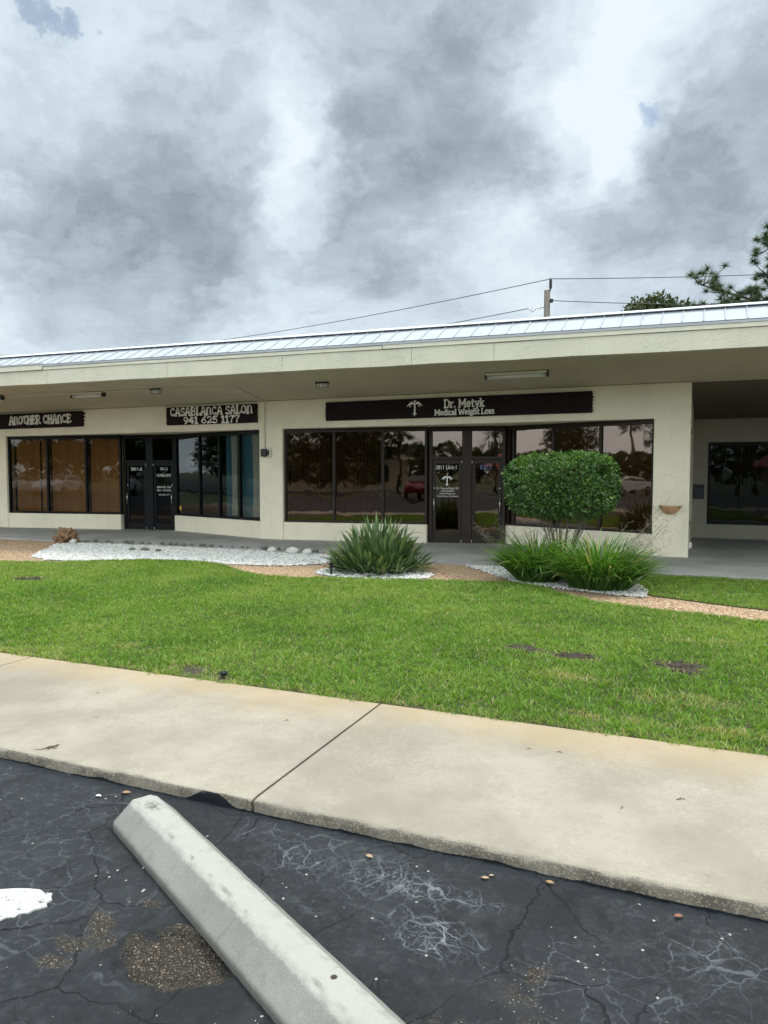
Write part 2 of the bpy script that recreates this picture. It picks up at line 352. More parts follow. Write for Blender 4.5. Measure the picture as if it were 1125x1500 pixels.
# asphalt with sealcoat, cracks, chalky blooms and worn-out patches
def asphalt():
    m, N = newmat('sealed_asphalt'); P = N.n('ShaderNodeNewGeometry').outputs['Position']
    w1 = N.noise(P, 2.2, 4, 0.6).outputs['Color']; w2 = N.noise(P, 11.0, 4, 0.65).outputs['Color']
    PW = N.v('ADD', P, N.v('ADD', N.v('MULTIPLY', N.v('SUBTRACT', w1, (.5, .5, .5)), (.20, .20, 0)), N.v('MULTIPLY', N.v('SUBTRACT', w2, (.5, .5, .5)), (.075, .075, 0))))
    PW = N.v('MULTIPLY', PW, (1, 1, 0))
    e1 = N.vor(PW, 1.9, 'DISTANCE_TO_EDGE').outputs['Distance']; e2 = N.vor(PW, 6.5, 'DISTANCE_TO_EDGE').outputs['Distance']
    e3 = N.vor(PW, 17.0, 'DISTANCE_TO_EDGE').outputs['Distance']
    wob = N.noise(P, 8.0, 5, 0.65).outputs['Fac']
    def blob(x, y, rx, ry, edge=0.5, ang=0.0):
        q = N.v('SUBTRACT', PW, (x, y, 0)); 
        if ang:
            q = N.n('ShaderNodeVectorRotate', {'Vector': q, 'Angle': -ang}, rotation_type='Z_AXIS').outputs[0]
        l = N.m('ADD', N.v('LENGTH', N.v('MULTIPLY', q, (1 / rx, 1 / ry, 0))), N.m('MULTIPLY', N.m('SUBTRACT', wob, 0.5), 0.75))
        return N.mr(l, 1.0, edge, 0.0, 1.0)
    big = N.noise(P, 0.8, 5, 0.6).outputs['Fac']; med = N.noise(P, 5.0, 6, 0.65).outputs['Fac']
    grit = N.noise(P, 95.0, 3, 0.7).outputs['Fac']; agg = N.vor(P, 120.0).outputs['Color']
    aggv = N.n('ShaderNodeSeparateColor', {0: agg}).outputs[0]; aggd = N.vor(P, 120.0).outputs['Distance']
    # sealcoat
    c = N.mix(N.mr(big, 0.3, 0.7), (0.014, 0.0155, 0.018), (0.027, 0.0295, 0.0335))
    c = N.mix(N.m('MULTIPLY', N.mr(med, 0.45, 0.75), 0.55), c, (0.054, 0.057, 0.061))
    c = N.mix(N.m('MULTIPLY', N.mr(grit, 0.58, 0.75), 0.35), c, (0.012, 0.012, 0.014))
    wear = N.noise(P, 24.0, 6, 0.7, 0.5).outputs['Fac']
    c = N.mix(N.m('MULTIPLY', N.m('MULTIPLY', N.mr(wear, 0.50, 0.66), N.mr(big, 0.35, 0.6)), 0.55), c, (0.075, 0.079, 0.084))
    # dark hairline cracks
    on = N.mr(N.noise(P, 1.3, 3).outputs['Fac'], 0.50, 0.62)
    k1 = N.m('MULTIPLY', N.mr(e1, 0.0015, 0.006, 1.0, 0.0), N.mr(N.noise(P, 2.1, 3).outputs['Fac'], 0.36, 0.54))
    k2 = N.m('MULTIPLY', N.mr(e2, 0.002, 0.010, 0.8, 0.0), on)
    crack = N.m('MAXIMUM', k1, k2)
    # chalky bloom along the cracks near the kerb
    zone = N.m('MAXIMUM', N.m('MAXIMUM', blob(-1.08, 2.74, .52, .20, .1), N.m('MULTIPLY', blob(-0.86, 2.47, .30, .17, .1), 0.9)), N.m('MAXIMUM', N.m('MULTIPLY', blob(0.12, 2.72, .42, .24, .2), 0.34), N.m('MULTIPLY', blob(-1.55, 2.72, .30, .14, .2), 0.7)))
    wide = N.m('MAXIMUM', N.mr(e1, 0.003, 0.011, 1.0, 0.0), N.m('MAXIMUM', N.mr(e2, 0.005, 0.028, 1.0, 0.0), N.mr(e3, 0.010, 0.060, 0.42, 0.0)))
    chalk = N.m('MULTIPLY', N.m('MULTIPLY', wide, zone), N.mr(med, 0.30, 0.6, 0.25, 1.0))
    haze_ = N.m('MULTIPLY', N.m('MULTIPLY', zone, zone), N.mr(N.noise(P, 60.0, 5, 0.8).outputs['Fac'], 0.54, 0.66, 0.0, 0.75))
    c = N.mix(N.m('MULTIPLY', crack, 0.8), c, (0.010, 0.010, 0.011))
    c = N.mix(N.m('MULTIPLY', N.m('MAXIMUM', chalk, haze_), 0.72), c, (0.36, 0.385, 0.40))
    faint = N.m('MULTIPLY', N.m('MULTIPLY', N.mr(e2, 0.003, 0.020, 1.0, 0.0), N.mr(big, 0.42, 0.54)), 0.26)
    c = N.mix(faint, c, (0.22, 0.24, 0.26))
    # raw aggregate: the hole, the small scabs beside it and the rough corner at the stop
    raw = blob(-1.64, 2.00, .23, .145, .82)
    for b in ((-2.04, 2.06, .075, .06), (-1.92, 1.985, .045, .06), (-2.03, 1.94, .11, .05), (-1.93, 2.22, .055, .03), (-2.03, 1.84, .075, .045), (-2.0, 2.01, .05, .07)):
        raw = N.m('MAXIMUM', raw, N.m('MULTIPLY', blob(*b, .35), 0.85))
    for b in ((-0.47, 2.40, .10, .20), (-0.30, 2.12, .32, .12), (-0.66, 2.05, .12, .12)):
        raw = N.m('MAXIMUM', raw, N.m('MULTIPLY', N.m('MULTIPLY', blob(*b, .2), N.mr(med, .46, .54)), 0.9))
    ac = N.n('ShaderNodeValToRGB', {0: aggv}); el = ac.color_ramp.elements
    el[0].color = (0.055, 0.047, 0.037, 1); el[1].color = (0.40, 0.35, 0.27, 1); el[1].position = 1.0
    for p_, cc in ((0.45, (0.10, 0.085, 0.064)), (0.8, (0.155, 0.13, 0.097)), (0.93, (0.22, 0.19, 0.14))): ac.color_ramp.elements.new(p_).color = cc + (1,)
    aggc = N.mix(N.mr(aggd, 0.35, 0.6), ac.outputs[0], (0.045, 0.038, 0.031))
    c = N.mix(raw, c, aggc)
    rim = N.m('MULTIPLY', blob(-1.64, 2.00, .27, .18, .7), N.m('SUBTRACT', 1.0, raw))
    c = N.mix(N.m('MULTIPLY', rim, 0.6), c, (0.012, 0.012, 0.013))
    pz = N.mr(N.noise(P, 3.4, 6, 0.7, 0.8).outputs['Fac'], 0.56, 0.62)
    c = N.mix(N.m('MULTIPLY', N.m('MULTIPLY', pz, N.m('SUBTRACT', 1.0, raw)), 0.55), c, (0.011, 0.0115, 0.013))
    # single pale stones showing through the seal
    sp = N.vor(P, 34.0); spr = N.n('ShaderNodeSeparateColor', {0: sp.outputs['Color']}).outputs[0]
    spz = N.m('ADD', 0.9985, N.m('MULTIPLY', N.m('MAXIMUM', N.mr(N.noise(P, 2.6, 3).outputs['Fac'], .48, .62), 0.0), -0.10))
    spk = N.m('MULTIPLY', N.mr(sp.outputs['Distance'], 0.24, 0.12, 0.0, 1.0), N.m('GREATER_THAN', spr, spz))
    c = N.mix(N.m('MULTIPLY', spk, 0.85), c, (0.50, 0.48, 0.43))
    # wet-looking tar at the foot of the kerb
    yy = N.n('ShaderNodeSeparateXYZ', {0: P}).outputs[1]
    tar = N.mr(N.m('ADD', yy, N.m('MULTIPLY', N.m('SUBTRACT', med, .5), .12)), 2.96, 3.01)
    c = N.mix(N.m('MULTIPLY', tar, 0.75), c, (0.016, 0.020, 0.026))
    h = N.m('ADD', N.m('ADD', N.m('MULTIPLY', grit, 0.35), N.m('MULTIPLY', wear, 0.9)), N.m('ADD', N.m('MULTIPLY', med, 0.5), N.m('MULTIPLY', crack, -0.9)))
    h = N.m('ADD', h, N.m('MULTIPLY', raw, N.m('SUBTRACT', 0.6, aggd)))
    nr = N.bump(h, 1.0, 0.016)
    r = N.mr(med, 0.3, 0.7, 0.60, 0.82, 'LINEAR'); r = N.m('MAXIMUM', r, N.m('MULTIPLY', raw, 0.9))
    N.out(pbsdf(N, c, r, nr, 0, 0.28)); return m
M_asphalt = asphalt()

def concrete(name, col, stain=0.0, speck=0.0, bump=0.35, dark=0.6):
    m, N = newmat(name); P = N.n('ShaderNodeNewGeometry').outputs['Position']
    xyz = N.n('ShaderNodeSeparateXYZ', {0: P})
    big = N.noise(P, 0.9, 6, 0.6).outputs['Fac']; med = N.noise(P, 4.5, 7, 0.68).outputs['Fac']; grit = N.noise(P, 150.0, 3, 0.7).outputs['Fac']
    c = N.mix(N.mr(big, 0.38, 0.66), col, tuple(x * dark for x in col))
    c = N.mix(N.m('MULTIPLY', N.mr(med, 0.42, 0.7), 0.45), c, tuple(x * y for x, y in zip(col, (0.72, 0.70, 0.66))))
    c = N.mix(N.m('MULTIPLY', N.mr(grit, 0.56, 0.70), 0.40), c, tuple(x * 0.55 for x in col))
    c = N.mix(N.m('MULTIPLY', N.mr(N.noise(P, 11.0, 6, 0.75).outputs['Fac'], 0.52, 0.66), 0.28), c, tuple(x * 0.62 for x in col))
    pk = N.vor(P, 48.0); c = N.mix(N.m('MULTIPLY', N.m('MULTIPLY', N.mr(pk.outputs['Distance'], 0.22, 0.12), N.m('GREATER_THAN', N.n('ShaderNodeSeparateColor', {0: pk.outputs['Color']}).outputs[0], 0.94)), 0.5), c, tuple(x * 0.3 for x in col))
    if speck:
        fl = N.noise(N.v('MULTIPLY', P, (0.7, 1.2, 1)), 60.0, 6, 0.75, 0.4).outputs['Fac']; zone = N.mr(N.noise(P, 1.6, 4).outputs['Fac'], 0.42, 0.62)
        c = N.mix(N.m('MULTIPLY', N.m('MULTIPLY', N.mr(fl, 0.50, 0.62), zone), speck * 0.7), c, (0.52, 0.48, 0.39))
    if stain:
        n2 = N.noise(P, 2.2, 5, 0.65).outputs['Fac']
        yy = N.m('ADD', xyz.outputs[1], N.m('MULTIPLY', N.m('SUBTRACT', n2, 0.5), 0.9))
        c = N.mix(N.m('MULTIPLY', N.mr(yy, 4.0, 4.75), stain), c, (0.42, 0.305, 0.165))
        # the upright kerb face: bare, weathered, with sealer splashed along its foot
        nz = N.n('ShaderNodeSeparateXYZ', {0: N.n('ShaderNodeNewGeometry').outputs['True Normal']}).outputs[2]
        face = N.mr(nz, 0.75, 0.35)
        pit = N.vor(P, 160.0); pv = N.n('ShaderNodeSeparateColor', {0: pit.outputs['Color']}).outputs[0]
        fc = N.mix(N.mr(med, 0.35, 0.65), (0.26, 0.235, 0.19), (0.14, 0.125, 0.10))
        fc = N.mix(N.m('MULTIPLY', N.m('GREATER_THAN', pv, 0.8), 0.6), fc, (0.42, 0.38, 0.30))
        hx = N.noise(N.v('MULTIPLY', P, (1, 0, 0)), 3.2, 5, 0.6).outputs['Fac']
        ht = N.m('ADD', 0.004, N.m('MULTIPLY', N.mr(hx, 0.45, 0.75), 0.016))
        # one place left of the joint where the sealer ran high up the face
        ht = N.m('ADD', ht, N.m('MULTIPLY', N.mr(N.m('ABSOLUTE', N.m('ADD', xyz.outputs[0], N.m('ADD', 2.22, N.m('MULTIPLY', hx, 0.06)))), 0.17, 0.03), 0.05))
        tar = N.mr(N.m('SUBTRACT', xyz.outputs[2], N.m('ADD', ht, N.m('MULTIPLY', N.m('SUBTRACT', med, .5), .02))), 0.003, -0.001)
        fc = N.mix(tar, fc, (0.013, 0.016, 0.021))
        c = N.mix(face, c, fc)
    h = N.m('ADD', N.m('MULTIPLY', grit, 0.5), N.m('MULTIPLY', med, 0.6))
    nr = N.bump(h, bump, 0.008)
    N.out(pbsdf(N, c, 0.88, nr, 0, 0.25)); return m
M_walk = concrete('sidewalk_concrete', (0.375, 0.340, 0.275), 0.55, 0.5, 1.0, 0.70)
M_stop = concrete('stop_concrete', (0.275, 0.272, 0.252), 0, 0.25, 1.0, 0.80)
def worn_top(m):
    """the flat top is scuffed pale, with a ragged edge; the foot is grimy"""
    N = NT.__new__(NT); N.t = m.node_tree
    pb = next(n for n in N.t.nodes if n.type == 'BSDF_PRINCIPLED'); src = pb.inputs['Base Color'].links[0].from_socket
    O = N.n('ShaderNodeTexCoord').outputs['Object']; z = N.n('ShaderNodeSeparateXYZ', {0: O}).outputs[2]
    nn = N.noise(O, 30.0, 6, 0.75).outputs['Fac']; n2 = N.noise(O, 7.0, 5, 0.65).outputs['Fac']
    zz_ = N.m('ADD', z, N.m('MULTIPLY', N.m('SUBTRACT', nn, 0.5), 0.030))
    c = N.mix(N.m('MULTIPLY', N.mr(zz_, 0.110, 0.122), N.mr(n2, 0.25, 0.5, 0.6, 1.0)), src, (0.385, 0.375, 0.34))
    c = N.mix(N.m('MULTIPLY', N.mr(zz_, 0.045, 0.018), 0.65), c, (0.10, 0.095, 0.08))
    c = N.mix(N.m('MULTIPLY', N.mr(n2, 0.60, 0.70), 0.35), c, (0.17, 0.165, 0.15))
    q = N.v('LENGTH', N.v('MULTIPLY', N.v('SUBTRACT', O, (-0.93, 0.0, 0.13)), (12.0, 22.0, 5.0)))
    c = N.mix(N.m('MULTIPLY', N.m('MULTIPLY', N.mr(q, 1.0, 0.3), N.mr(nn, 0.42, 0.56)), 0.8), c, (0.06, 0.06, 0.055))
    ln = N.noise(N.v('MULTIPLY', O, (22.0, 3.0, 3.0)), 1.0, 3, 0.6).outputs['Fac']
    c = N.mix(N.m('MULTIPLY', N.mr(ln, 0.66, 0.74), 0.30), c, (0.12, 0.118, 0.11))
    N.t.links.new(c, pb.inputs['Base Color'])
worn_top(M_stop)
M_grey = concrete('walkway_concrete', (0.40, 0.395, 0.375), 0, 0.0, 0.3, 0.72)

def aggregate(name, cols, scale, bump=0.6):
    m, N = newmat(name); P = N.n('ShaderNodeNewGeometry').outputs['Position']
    v = N.vor(P, scale); r = N.n('ShaderNodeSeparateColor', {0: v.outputs['Color']}).outputs[0]
    rp = N.n('ShaderNodeValToRGB', {0: r}); el = rp.color_ramp.elements
    el[0].color = cols[0] + (1,); el[1].color = cols[-1] + (1,)
    for i, c in enumerate(cols[1:-1]): rp.color_ramp.elements.new((i + 1) / (len(cols) - 1)).color = c + (1,)
    c = N.mix(N.mr(v.outputs['Distance'], 0.4, 0.65), rp.outputs[0], tuple(x * 0.45 for x in cols[0]))
    st = N.noise(P, 1.2, 4).outputs['Fac']
    c = N.mix(N.m('MULTIPLY', N.mr(st, 0.4, 0.7), 0.35), c, tuple(x * 0.6 for x in cols[1]))
    nr = N.bump(N.m('SUBTRACT', 1.0, v.outputs['Distance']), bump, 0.01)
    N.out(pbsdf(N, c, 0.85, nr, 0, 0.3)); return m
M_path = aggregate('pebble_path', [(0.36, 0.225, 0.13), (0.52, 0.34, 0.20), (0.60, 0.42, 0.27), (0.72, 0.62, 0.48)], 42.0)
M_gravel = leafmat('white_pebble', [(0.0, (0.20, 0.18, 0.15)), (0.25, (0.38, 0.37, 0.35)), (0.6, (0.58, 0.575, 0.55)), (1.0, (0.74, 0.73, 0.70))], 0.0, 0.8, 0.25)
M_gbed = aggregate('gravel_bed', [(0.26, 0.255, 0.24), (0.42, 0.415, 0.40), (0.58, 0.575, 0.55)], 40.0)
M_ground = simple('verge_ground', (0.075, 0.095, 0.035), 0.95, 0, 0.3, 0.6, 0.4, 12)
M_lawnsoil = simple('lawn_thatch', (0.050, 0.045, 0.022), 0.95, 0, 0.6, 5, 0.7, 50)
M_road = simple('road_asphalt', (0.06, 0.06, 0.06), 0.85, 0, 0.2, 2, 0.3, 50)
def worn_paint():
    m, N = newmat('worn_line_paint'); P = N.n('ShaderNodeNewGeometry').outputs['Position']
    a = N.noise(P, 26.0, 6, 0.7).outputs['Fac']; g = N.noise(P, 140.0, 3, 0.7).outputs['Fac']
    c = N.mix(N.mr(a, 0.57, 0.65), (0.50, 0.50, 0.49), (0.08, 0.08, 0.08)); c = N.mix(N.m('MULTIPLY', N.mr(g, 0.55, 0.7), 0.3), c, (0.42, 0.42, 0.41))
    N.out(pbsdf(N, c, 0.7, N.bump(N.m('ADD', g, a), 0.6, 0.006), 0, 0.3)); return m
M_line = worn_paint()
M_coral = simple('coral_rock', (0.21, 0.125, 0.065), 0.9, 0, 0.65, 9, 1.0, 26)
M_stone = simple('border_stone', (0.13, 0.128, 0.12), 0.85, 0, 0.4, 12, 0.5, 40)
M_stonep = simple('pale_stone', (0.50, 0.49, 0.45), 0.85, 0, 0.25, 12, 0.5, 40)

# ------------------------------------------------------------------ setting: ground
def sheet(name, poly, z, mat, kind='structure', skirt=0.0):
    b = MB()
    if skirt: b.prism(poly, z - skirt, z)
    else: b.add([(x, y, z) for x, y in poly], [tuple(range(len(poly)))])
    return tag(b.build(name, mat), kind=kind)

sheet('ground', [(-700, -700), (700, -700), (700, 700), (-700, 700)], -0.10, M_ground)
sheet('road', [(-400, -34), (400, -34), (400, -22), (-400, -22)], -0.06, M_road)

# parking lot: one mesh, dense where the camera stands
def axis(lo, d0, d1, hi, step):
    far0 = d0 - np.cumsum(np.geomspace(step * 2, max(1.0, (d0 - lo) / 6), 16)); far0 = far0[far0 > lo]
    far1 = d1 + np.cumsum(np.geomspace(step * 2, max(1.0, (hi - d1) / 6), 16)); far1 = far1[far1 < hi]
    return np.concatenate([[lo], far0[::-1], np.arange(d0, d1 + step / 2, step), far1, [hi]])
gx = axis(-150, -4.6, 1.6, 40, 0.011)
gy = np.concatenate([[-16], np.linspace(-14, 0.8, 12), np.arange(0.83, 3.045, 0.011), [3.06]])
XX, YY = np.meshgrid(gx, gy); x, y = XX.ravel(), YY.ravel()
z = (fbm(x * 1.3, y * 1.3, 3, 3) - 0.5) * 0.012 + (fbm(x * 18, y * 18, 3, 5) - 0.5) * 0.009 + (vnoise(x * 64, y * 64, 9) - 0.5) * 0.0036
jx = x + (fbm(x * 9, y * 9, 3, 21) - 0.5) * 0.16; jy = y + (fbm(x * 9, y * 9, 3, 31) - 0.5) * 0.13
q = np.sqrt(((jx + 1.64) / 0.235) ** 2 + ((jy - 2.0) / 0.15) ** 2)
hole = np.clip((1.04 - q) / 0.12, 0, 1); hole = hole * hole * (3 - 2 * hole)
z = z - hole * (0.024 + 0.006 * np.clip(1 - q, 0, 1)) + hole * (vnoise(x * 85, y * 85, 41) - 0.5) * 0.012 + np.exp(-((q - 1.15) / 0.12) ** 2) * 0.004
for sx, sy, sr in ((-2.03, 2.05, .07), (-1.93, 1.98, .05), (-2.03, 1.93, .09), (-0.47, 2.42, .10), (-0.44, 2.28, .08), (-0.25, 2.10, .16), (-0.55, 2.05, .12)):
    qq = np.hypot(jx - sx, jy - sy) / sr; f = np.clip(1 - qq, 0, 1); z -= np.minimum(f * 2, 1) * 0.006; z += (f > 0) * (vnoise(x * 80, y * 80, 43) - 0.5) * 0.006
nx, ny = len(gx), len(gy)
I = (np.arange(ny - 1)[:, None] * nx + np.arange(nx - 1)[None, :]).ravel()
lot = np_mesh('parking_lot', np.stack([x, y, z], 1), np.stack([I, I + 1, I + nx + 1, I + nx], 1), M_asphalt, smooth=True)
tag(lot, kind='structure')

# worn end of a painted parking line
b = MB(); pts = []
edge = [(-3.6, 1.18), (-3.2, 1.52), (-2.90, 1.80), (-2.70, 1.965), (-2.572, 2.055), (-2.52, 2.085), (-2.47, 2.105), (-2.42, 2.118), (-2.385, 2.108), (-2.352, 2.118), (-2.338, 2.098), (-2.318, 2.085), (-2.322, 2.060),
        (-2.300, 2.045), (-2.318, 2.022), (-2.330, 2.010), (-2.333, 1.985), (-2.362, 1.965), (-2.358, 1.945), (-2.385, 1.930), (-2.395, 1.905), (-2.425, 1.89), (-2.42, 1.87), (-2.45, 1.855), (-2.52, 1.83), (-2.66, 1.72), (-2.95, 1.44), (-3.3, 1.08)]
b.prism(edge, 0.0, 0.0075); tag(b.build('parking_line', M_line), kind='structure')

# sidewalk: separate slabs with open joints and a worn kerb edge
def slab(x0, x1):
    prof = [(3.040, -0.06), (3.040, 0.010), (3.040, 0.030), (3.040, 0.050), (3.044, 0.060), (3.052, 0.0675), (3.066, 0.070), (3.10, 0.0705), (3.6, 0.0705), (4.2, 0.0705), (4.66, 0.0705), (4.682, 0.0675), (4.69, 0.060), (4.69, -0.06)]
    xs = np.unique(np.concatenate([[x0, x0 + 0.006, x0 + 0.014], np.arange(x0 + 0.03, x1 - 0.02, 0.02), [x1 - 0.014, x1 - 0.006, x1]]))
    V = []; m = len(prof)
    for xx in xs:
        e = min(xx - x0, x1 - xx); rnd = 0.006 * max(0, 1 - e / 0.014) ** 2
        for i, (yy, zz) in enumerate(prof):
            dy = (float(fbm(np.array([xx * 6.0]), np.array([zz * 30.0]), 4, 51)[0]) - 0.5) * 0.016 if i < 7 else 0
            dz = (float(fbm(np.array([xx * 14.0]), np.array([i * 3.0]), 3, 57)[0]) - 0.5) * 0.008 if 3 < i < 7 else 0
            V.append((xx, yy + dy, zz + dz - (rnd if 4 <= i < 12 else 0)))
    k = len(xs)
    I = (np.arange(k - 1)[:, None] * m + np.arange(m - 1)[None, :]).ravel()
    F = np.stack([I, I + m, I + m + 1, I + 1], 1)
    o = np_mesh('sidewalk_slab', V, F, M_walk, smooth=False); tag(o, kind='structure')
    bm = bmesh.new(); bm.from_mesh(o.data); be = [e for e in bm.edges if e.is_boundary]
    bmesh.ops.holes_fill(bm, edges=be, sides=0); bmesh.ops.recalc_face_normals(bm, faces=bm.faces); bm.to_mesh(o.data); bm.free()
for k in range(-5, 3): slab(-1.995 + 3.37 * k + 0.005, -1.995 + 3.37 * (k + 1) - 0.005)
sheet('joint_filler', [(-22, 3.06), (10, 3.06), (10, 4.66), (-22, 4.66)], 0.012, M_dirt)

LAWN = [(-22, 4.70), (6, 4.70), (6, 8.05), (2.4, 8.60), (0.83, 8.99), (0.2, 9.14), (-0.35, 9.28), (-0.75, 9.40), (-1.1, 9.58), (-1.5, 9.92), (-1.84, 10.31), (-2.15, 10.58), (-2.52, 10.70), (-3.54, 10.47), (-4.78, 10.16), (-5.67, 9.85),
        (-6.2, 9.88), (-6.7, 10.08), (-7.1, 10.36), (-7.52, 10.68), (-8.1, 10.90), (-8.63, 10.94), (-9.1, 10.86), (-9.52, 10.68), (-10.1, 10.28), (-10.6, 9.92), (-11.1, 9.70), (-11.7, 9.56), (-14, 9.40), (-22, 9.3)]
LAWN2 = [(-0.58, 12.36), (6, 12.42), (6, 8.75), (2.6, 9.28), (0.9, 9.74), (0.27, 9.97), (-0.43, 10.28), (-0.62, 10.7), (-0.75, 11.4)]
sheet('path', [(-30, 9.0), (10, 7.6), (10, 13.4), (-30, 13.4)], 0.045, M_path)
sheet('lawn_soil', [(-22, 4.70), (6, 4.70)] + LAWN[2:], 0.056, M_lawnsoil, skirt=0.10)
sheet('lawn_soil', LAWN2, 0.056, M_lawnsoil, skirt=0.10)
WALK = [(-34, 12.8), (-15.7, 12.83), (-13.4, 12.84), (-12, 12.95), (-10.46, 13.05), (-8.4, 13.09), (-6.39, 13.02), (-5.5, 12.72), (-4.9, 12.47), (-4.5, 12.39), (-3.6, 12.42), (-0.47, 12.38), (1.13, 12.42), (12, 12.5), (12, 24), (-34, 24)]
sheet('walkway', WALK, 0.082, M_grey, skirt=0.2)

# ------------------------------------------------------------------ the building (local frame: u along the facade, v into it)
AL = R_(-1.15); CA, SA = math.cos(AL), math.sin(AL)
def bw(u, v): return (u * CA - v * SA, 14.88 + u * SA + v * CA)
B = thing('storefront_building', 'long low cream stucco shopping strip with a deep flat canopy and white metal roof edge', 'building', (0, 14.88, 0), AL)
ZT, ZH, ZS = 3.39, 2.72, 0.50                    # wall top, window head, window sill
def soff(v): return ZT - 0.065 * v                # soffit height, rising outwards
def eave(u): return -2.72 + 0.050 * (u - 1.0)     # v of the eave
EU0, EU1 = -34.0, 9.0
wall = MB()
UNITS = [(-18.30, -9.60), (-8.95, -0.65)]
# piers and headers
out = [(-34, .06), (-18.30, .06), (-18.30, ZH), (-9.60, ZH), (-9.60, .06), (-8.95, .06), (-8.95, ZH), (-.65, ZH), (-.65, .06), (0, .06), (0, ZT), (-34, ZT)]
no = len(out)
wall.add([(a, 0.0, c) for a, c in out] + [(a, 0.30, c) for a, c in out], [tuple(range(no)), tuple(range(no, 2 * no))[::-1]] + [(i, no + i, no + (i + 1) % no, (i + 1) % no) for i in range(no)])
# recess ceiling behind the headers
for a, c in UNITS: wall.box(a, c, 0.30, 2.0, ZH + 0.012, ZH + 0.12)
def kneewall(p, q, t=0.22, sill=True):
    d = Vector((q[0] - p[0], q[1] - p[1])); d.normalize(); n = Vector((-d.y, d.x))
    wall.prism([p, q, (q[0] + n.x * t, q[1] + n.y * t), (p[0] + n.x * t, p[1] + n.y * t)], 0.06, ZS)
SEG = {'LA': ((-18.30, 0.02), (-14.71, 0.74)), 'LD': ((-14.71, 0.92), (-13.09, 1.16)), 'LC': ((-13.09, 1.06), (-9.60, 0.03)),
       'MA': ((-8.95, 0.03), (-5.52, 0.62)), 'MD': ((-5.52, 0.80), (-3.84, 1.16)), 'MC': ((-3.84, 1.17), (-0.65, 0.03))}
for k in ('LA', 'LC', 'MA', 'MC'): kneewall(*SEG[k])
# breezeway: side wall of the unit, back wall with a window opening, and the next unit beyond the frame
wall.box(-0.30, -0.02, 0.302, 0.95, 0.06, ZT); wall.box(-0.30, -0.02, 0.95, 4.3, 0.06, ZS); wall.box(-0.30, -0.02, 0.95, 4.3, ZH - 0.1, ZT); wall.box(-0.30, -0.02, 4.3, 4.60, 0.06, ZT)
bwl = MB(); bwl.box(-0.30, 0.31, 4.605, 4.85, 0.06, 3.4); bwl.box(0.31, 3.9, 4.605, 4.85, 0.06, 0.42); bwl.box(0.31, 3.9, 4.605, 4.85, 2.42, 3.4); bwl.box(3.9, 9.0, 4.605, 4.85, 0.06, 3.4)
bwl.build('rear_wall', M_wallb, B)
wall.box(4.2, 9.0, 0.0, 4.60, 0.06, ZT)
wall_o = wall.build('wall', M_wall, B, bevel=0.012)
# interior shell so that the rooms behind the glass are dark
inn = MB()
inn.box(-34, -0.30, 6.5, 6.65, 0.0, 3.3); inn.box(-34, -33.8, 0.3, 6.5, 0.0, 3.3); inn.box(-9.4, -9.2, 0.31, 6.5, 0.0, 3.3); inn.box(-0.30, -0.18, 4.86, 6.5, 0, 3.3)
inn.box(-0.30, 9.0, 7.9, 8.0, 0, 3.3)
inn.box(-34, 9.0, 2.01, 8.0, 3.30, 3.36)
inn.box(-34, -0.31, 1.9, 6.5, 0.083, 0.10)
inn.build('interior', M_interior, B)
# canopy soffit and breezeway ceiling
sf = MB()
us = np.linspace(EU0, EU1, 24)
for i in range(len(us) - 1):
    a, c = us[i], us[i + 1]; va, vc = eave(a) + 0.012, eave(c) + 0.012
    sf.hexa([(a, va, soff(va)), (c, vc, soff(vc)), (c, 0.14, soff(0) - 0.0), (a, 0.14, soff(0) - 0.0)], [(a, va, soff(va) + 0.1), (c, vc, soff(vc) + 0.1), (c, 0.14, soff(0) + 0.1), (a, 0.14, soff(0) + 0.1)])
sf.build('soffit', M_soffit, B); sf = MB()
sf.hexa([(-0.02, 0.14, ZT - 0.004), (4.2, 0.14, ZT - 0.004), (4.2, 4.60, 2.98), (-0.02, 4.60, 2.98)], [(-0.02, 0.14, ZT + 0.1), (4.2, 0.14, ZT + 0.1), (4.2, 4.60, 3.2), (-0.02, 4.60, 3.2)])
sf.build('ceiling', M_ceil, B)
def strip(profile, name, mat, u0=EU0, u1=EU1, parent=B, n=24, jitter=0.0, bevel=0.0):
    """sweep a (dv, z) profile along the eave; dv is measured from the eave line"""
    b = MB(); m = len(profile); us = np.linspace(u0, u1, n)
    for k, u in enumerate(us):
        jz = jitter * (mnoise.noise(Vector((u * 0.9, 3.1, 0))))
        for dv, z in profile:
            v = eave(u) + dv; b.V.append((u, v, z + soff(eave(u)) - 3.56 + jz))
    for k in range(len(us) - 1):
        for i in range(m):
            a = k * m + i; c = k * m + (i + 1) % m
            b.F.append((a, a + m, c + m, c))
    b.F.append(tuple(range(m))); b.F.append(tuple((len(us) - 1) * m + i for i in range(m))[::-1])
    return b.build(name, mat, parent, bevel=bevel)
# stucco fascia in panels with open seams
seams = [EU0, -17.2, -12.72, -9.6, -7.0, -4.45, -3.0, EU1]
for i in range(len(seams) - 1):
    strip([(0.0, 3.545), (0.0, 3.835), (0.14, 3.835), (0.14, 3.545)], 'fascia', M_fascia, seams[i] + 0.004, seams[i + 1] - 0.004, n=max(3, int((seams[i + 1] - seams[i]) * 3)), jitter=0.012)
# drip trim above the stucco: the left length is a heavier board
strip([(-0.045, 3.842), (-0.045, 3.945), (0.14, 3.945), (0.14, 3.842)], 'trim_board', M_trim, EU0, -12.82, bevel=0.004)
strip([(-0.020, 3.842), (-0.020, 3.905), (0.14, 3.905), (0.14, 3.842)], 'trim_board', M_trim, -12.80, -5.0, jitter=0.006, bevel=0.004)
strip([(-0.022, 3.842), (-0.022, 3.912), (0.14, 3.912), (0.14, 3.842)], 'trim_board', M_trim, -4.985, EU1, bevel=0.004)
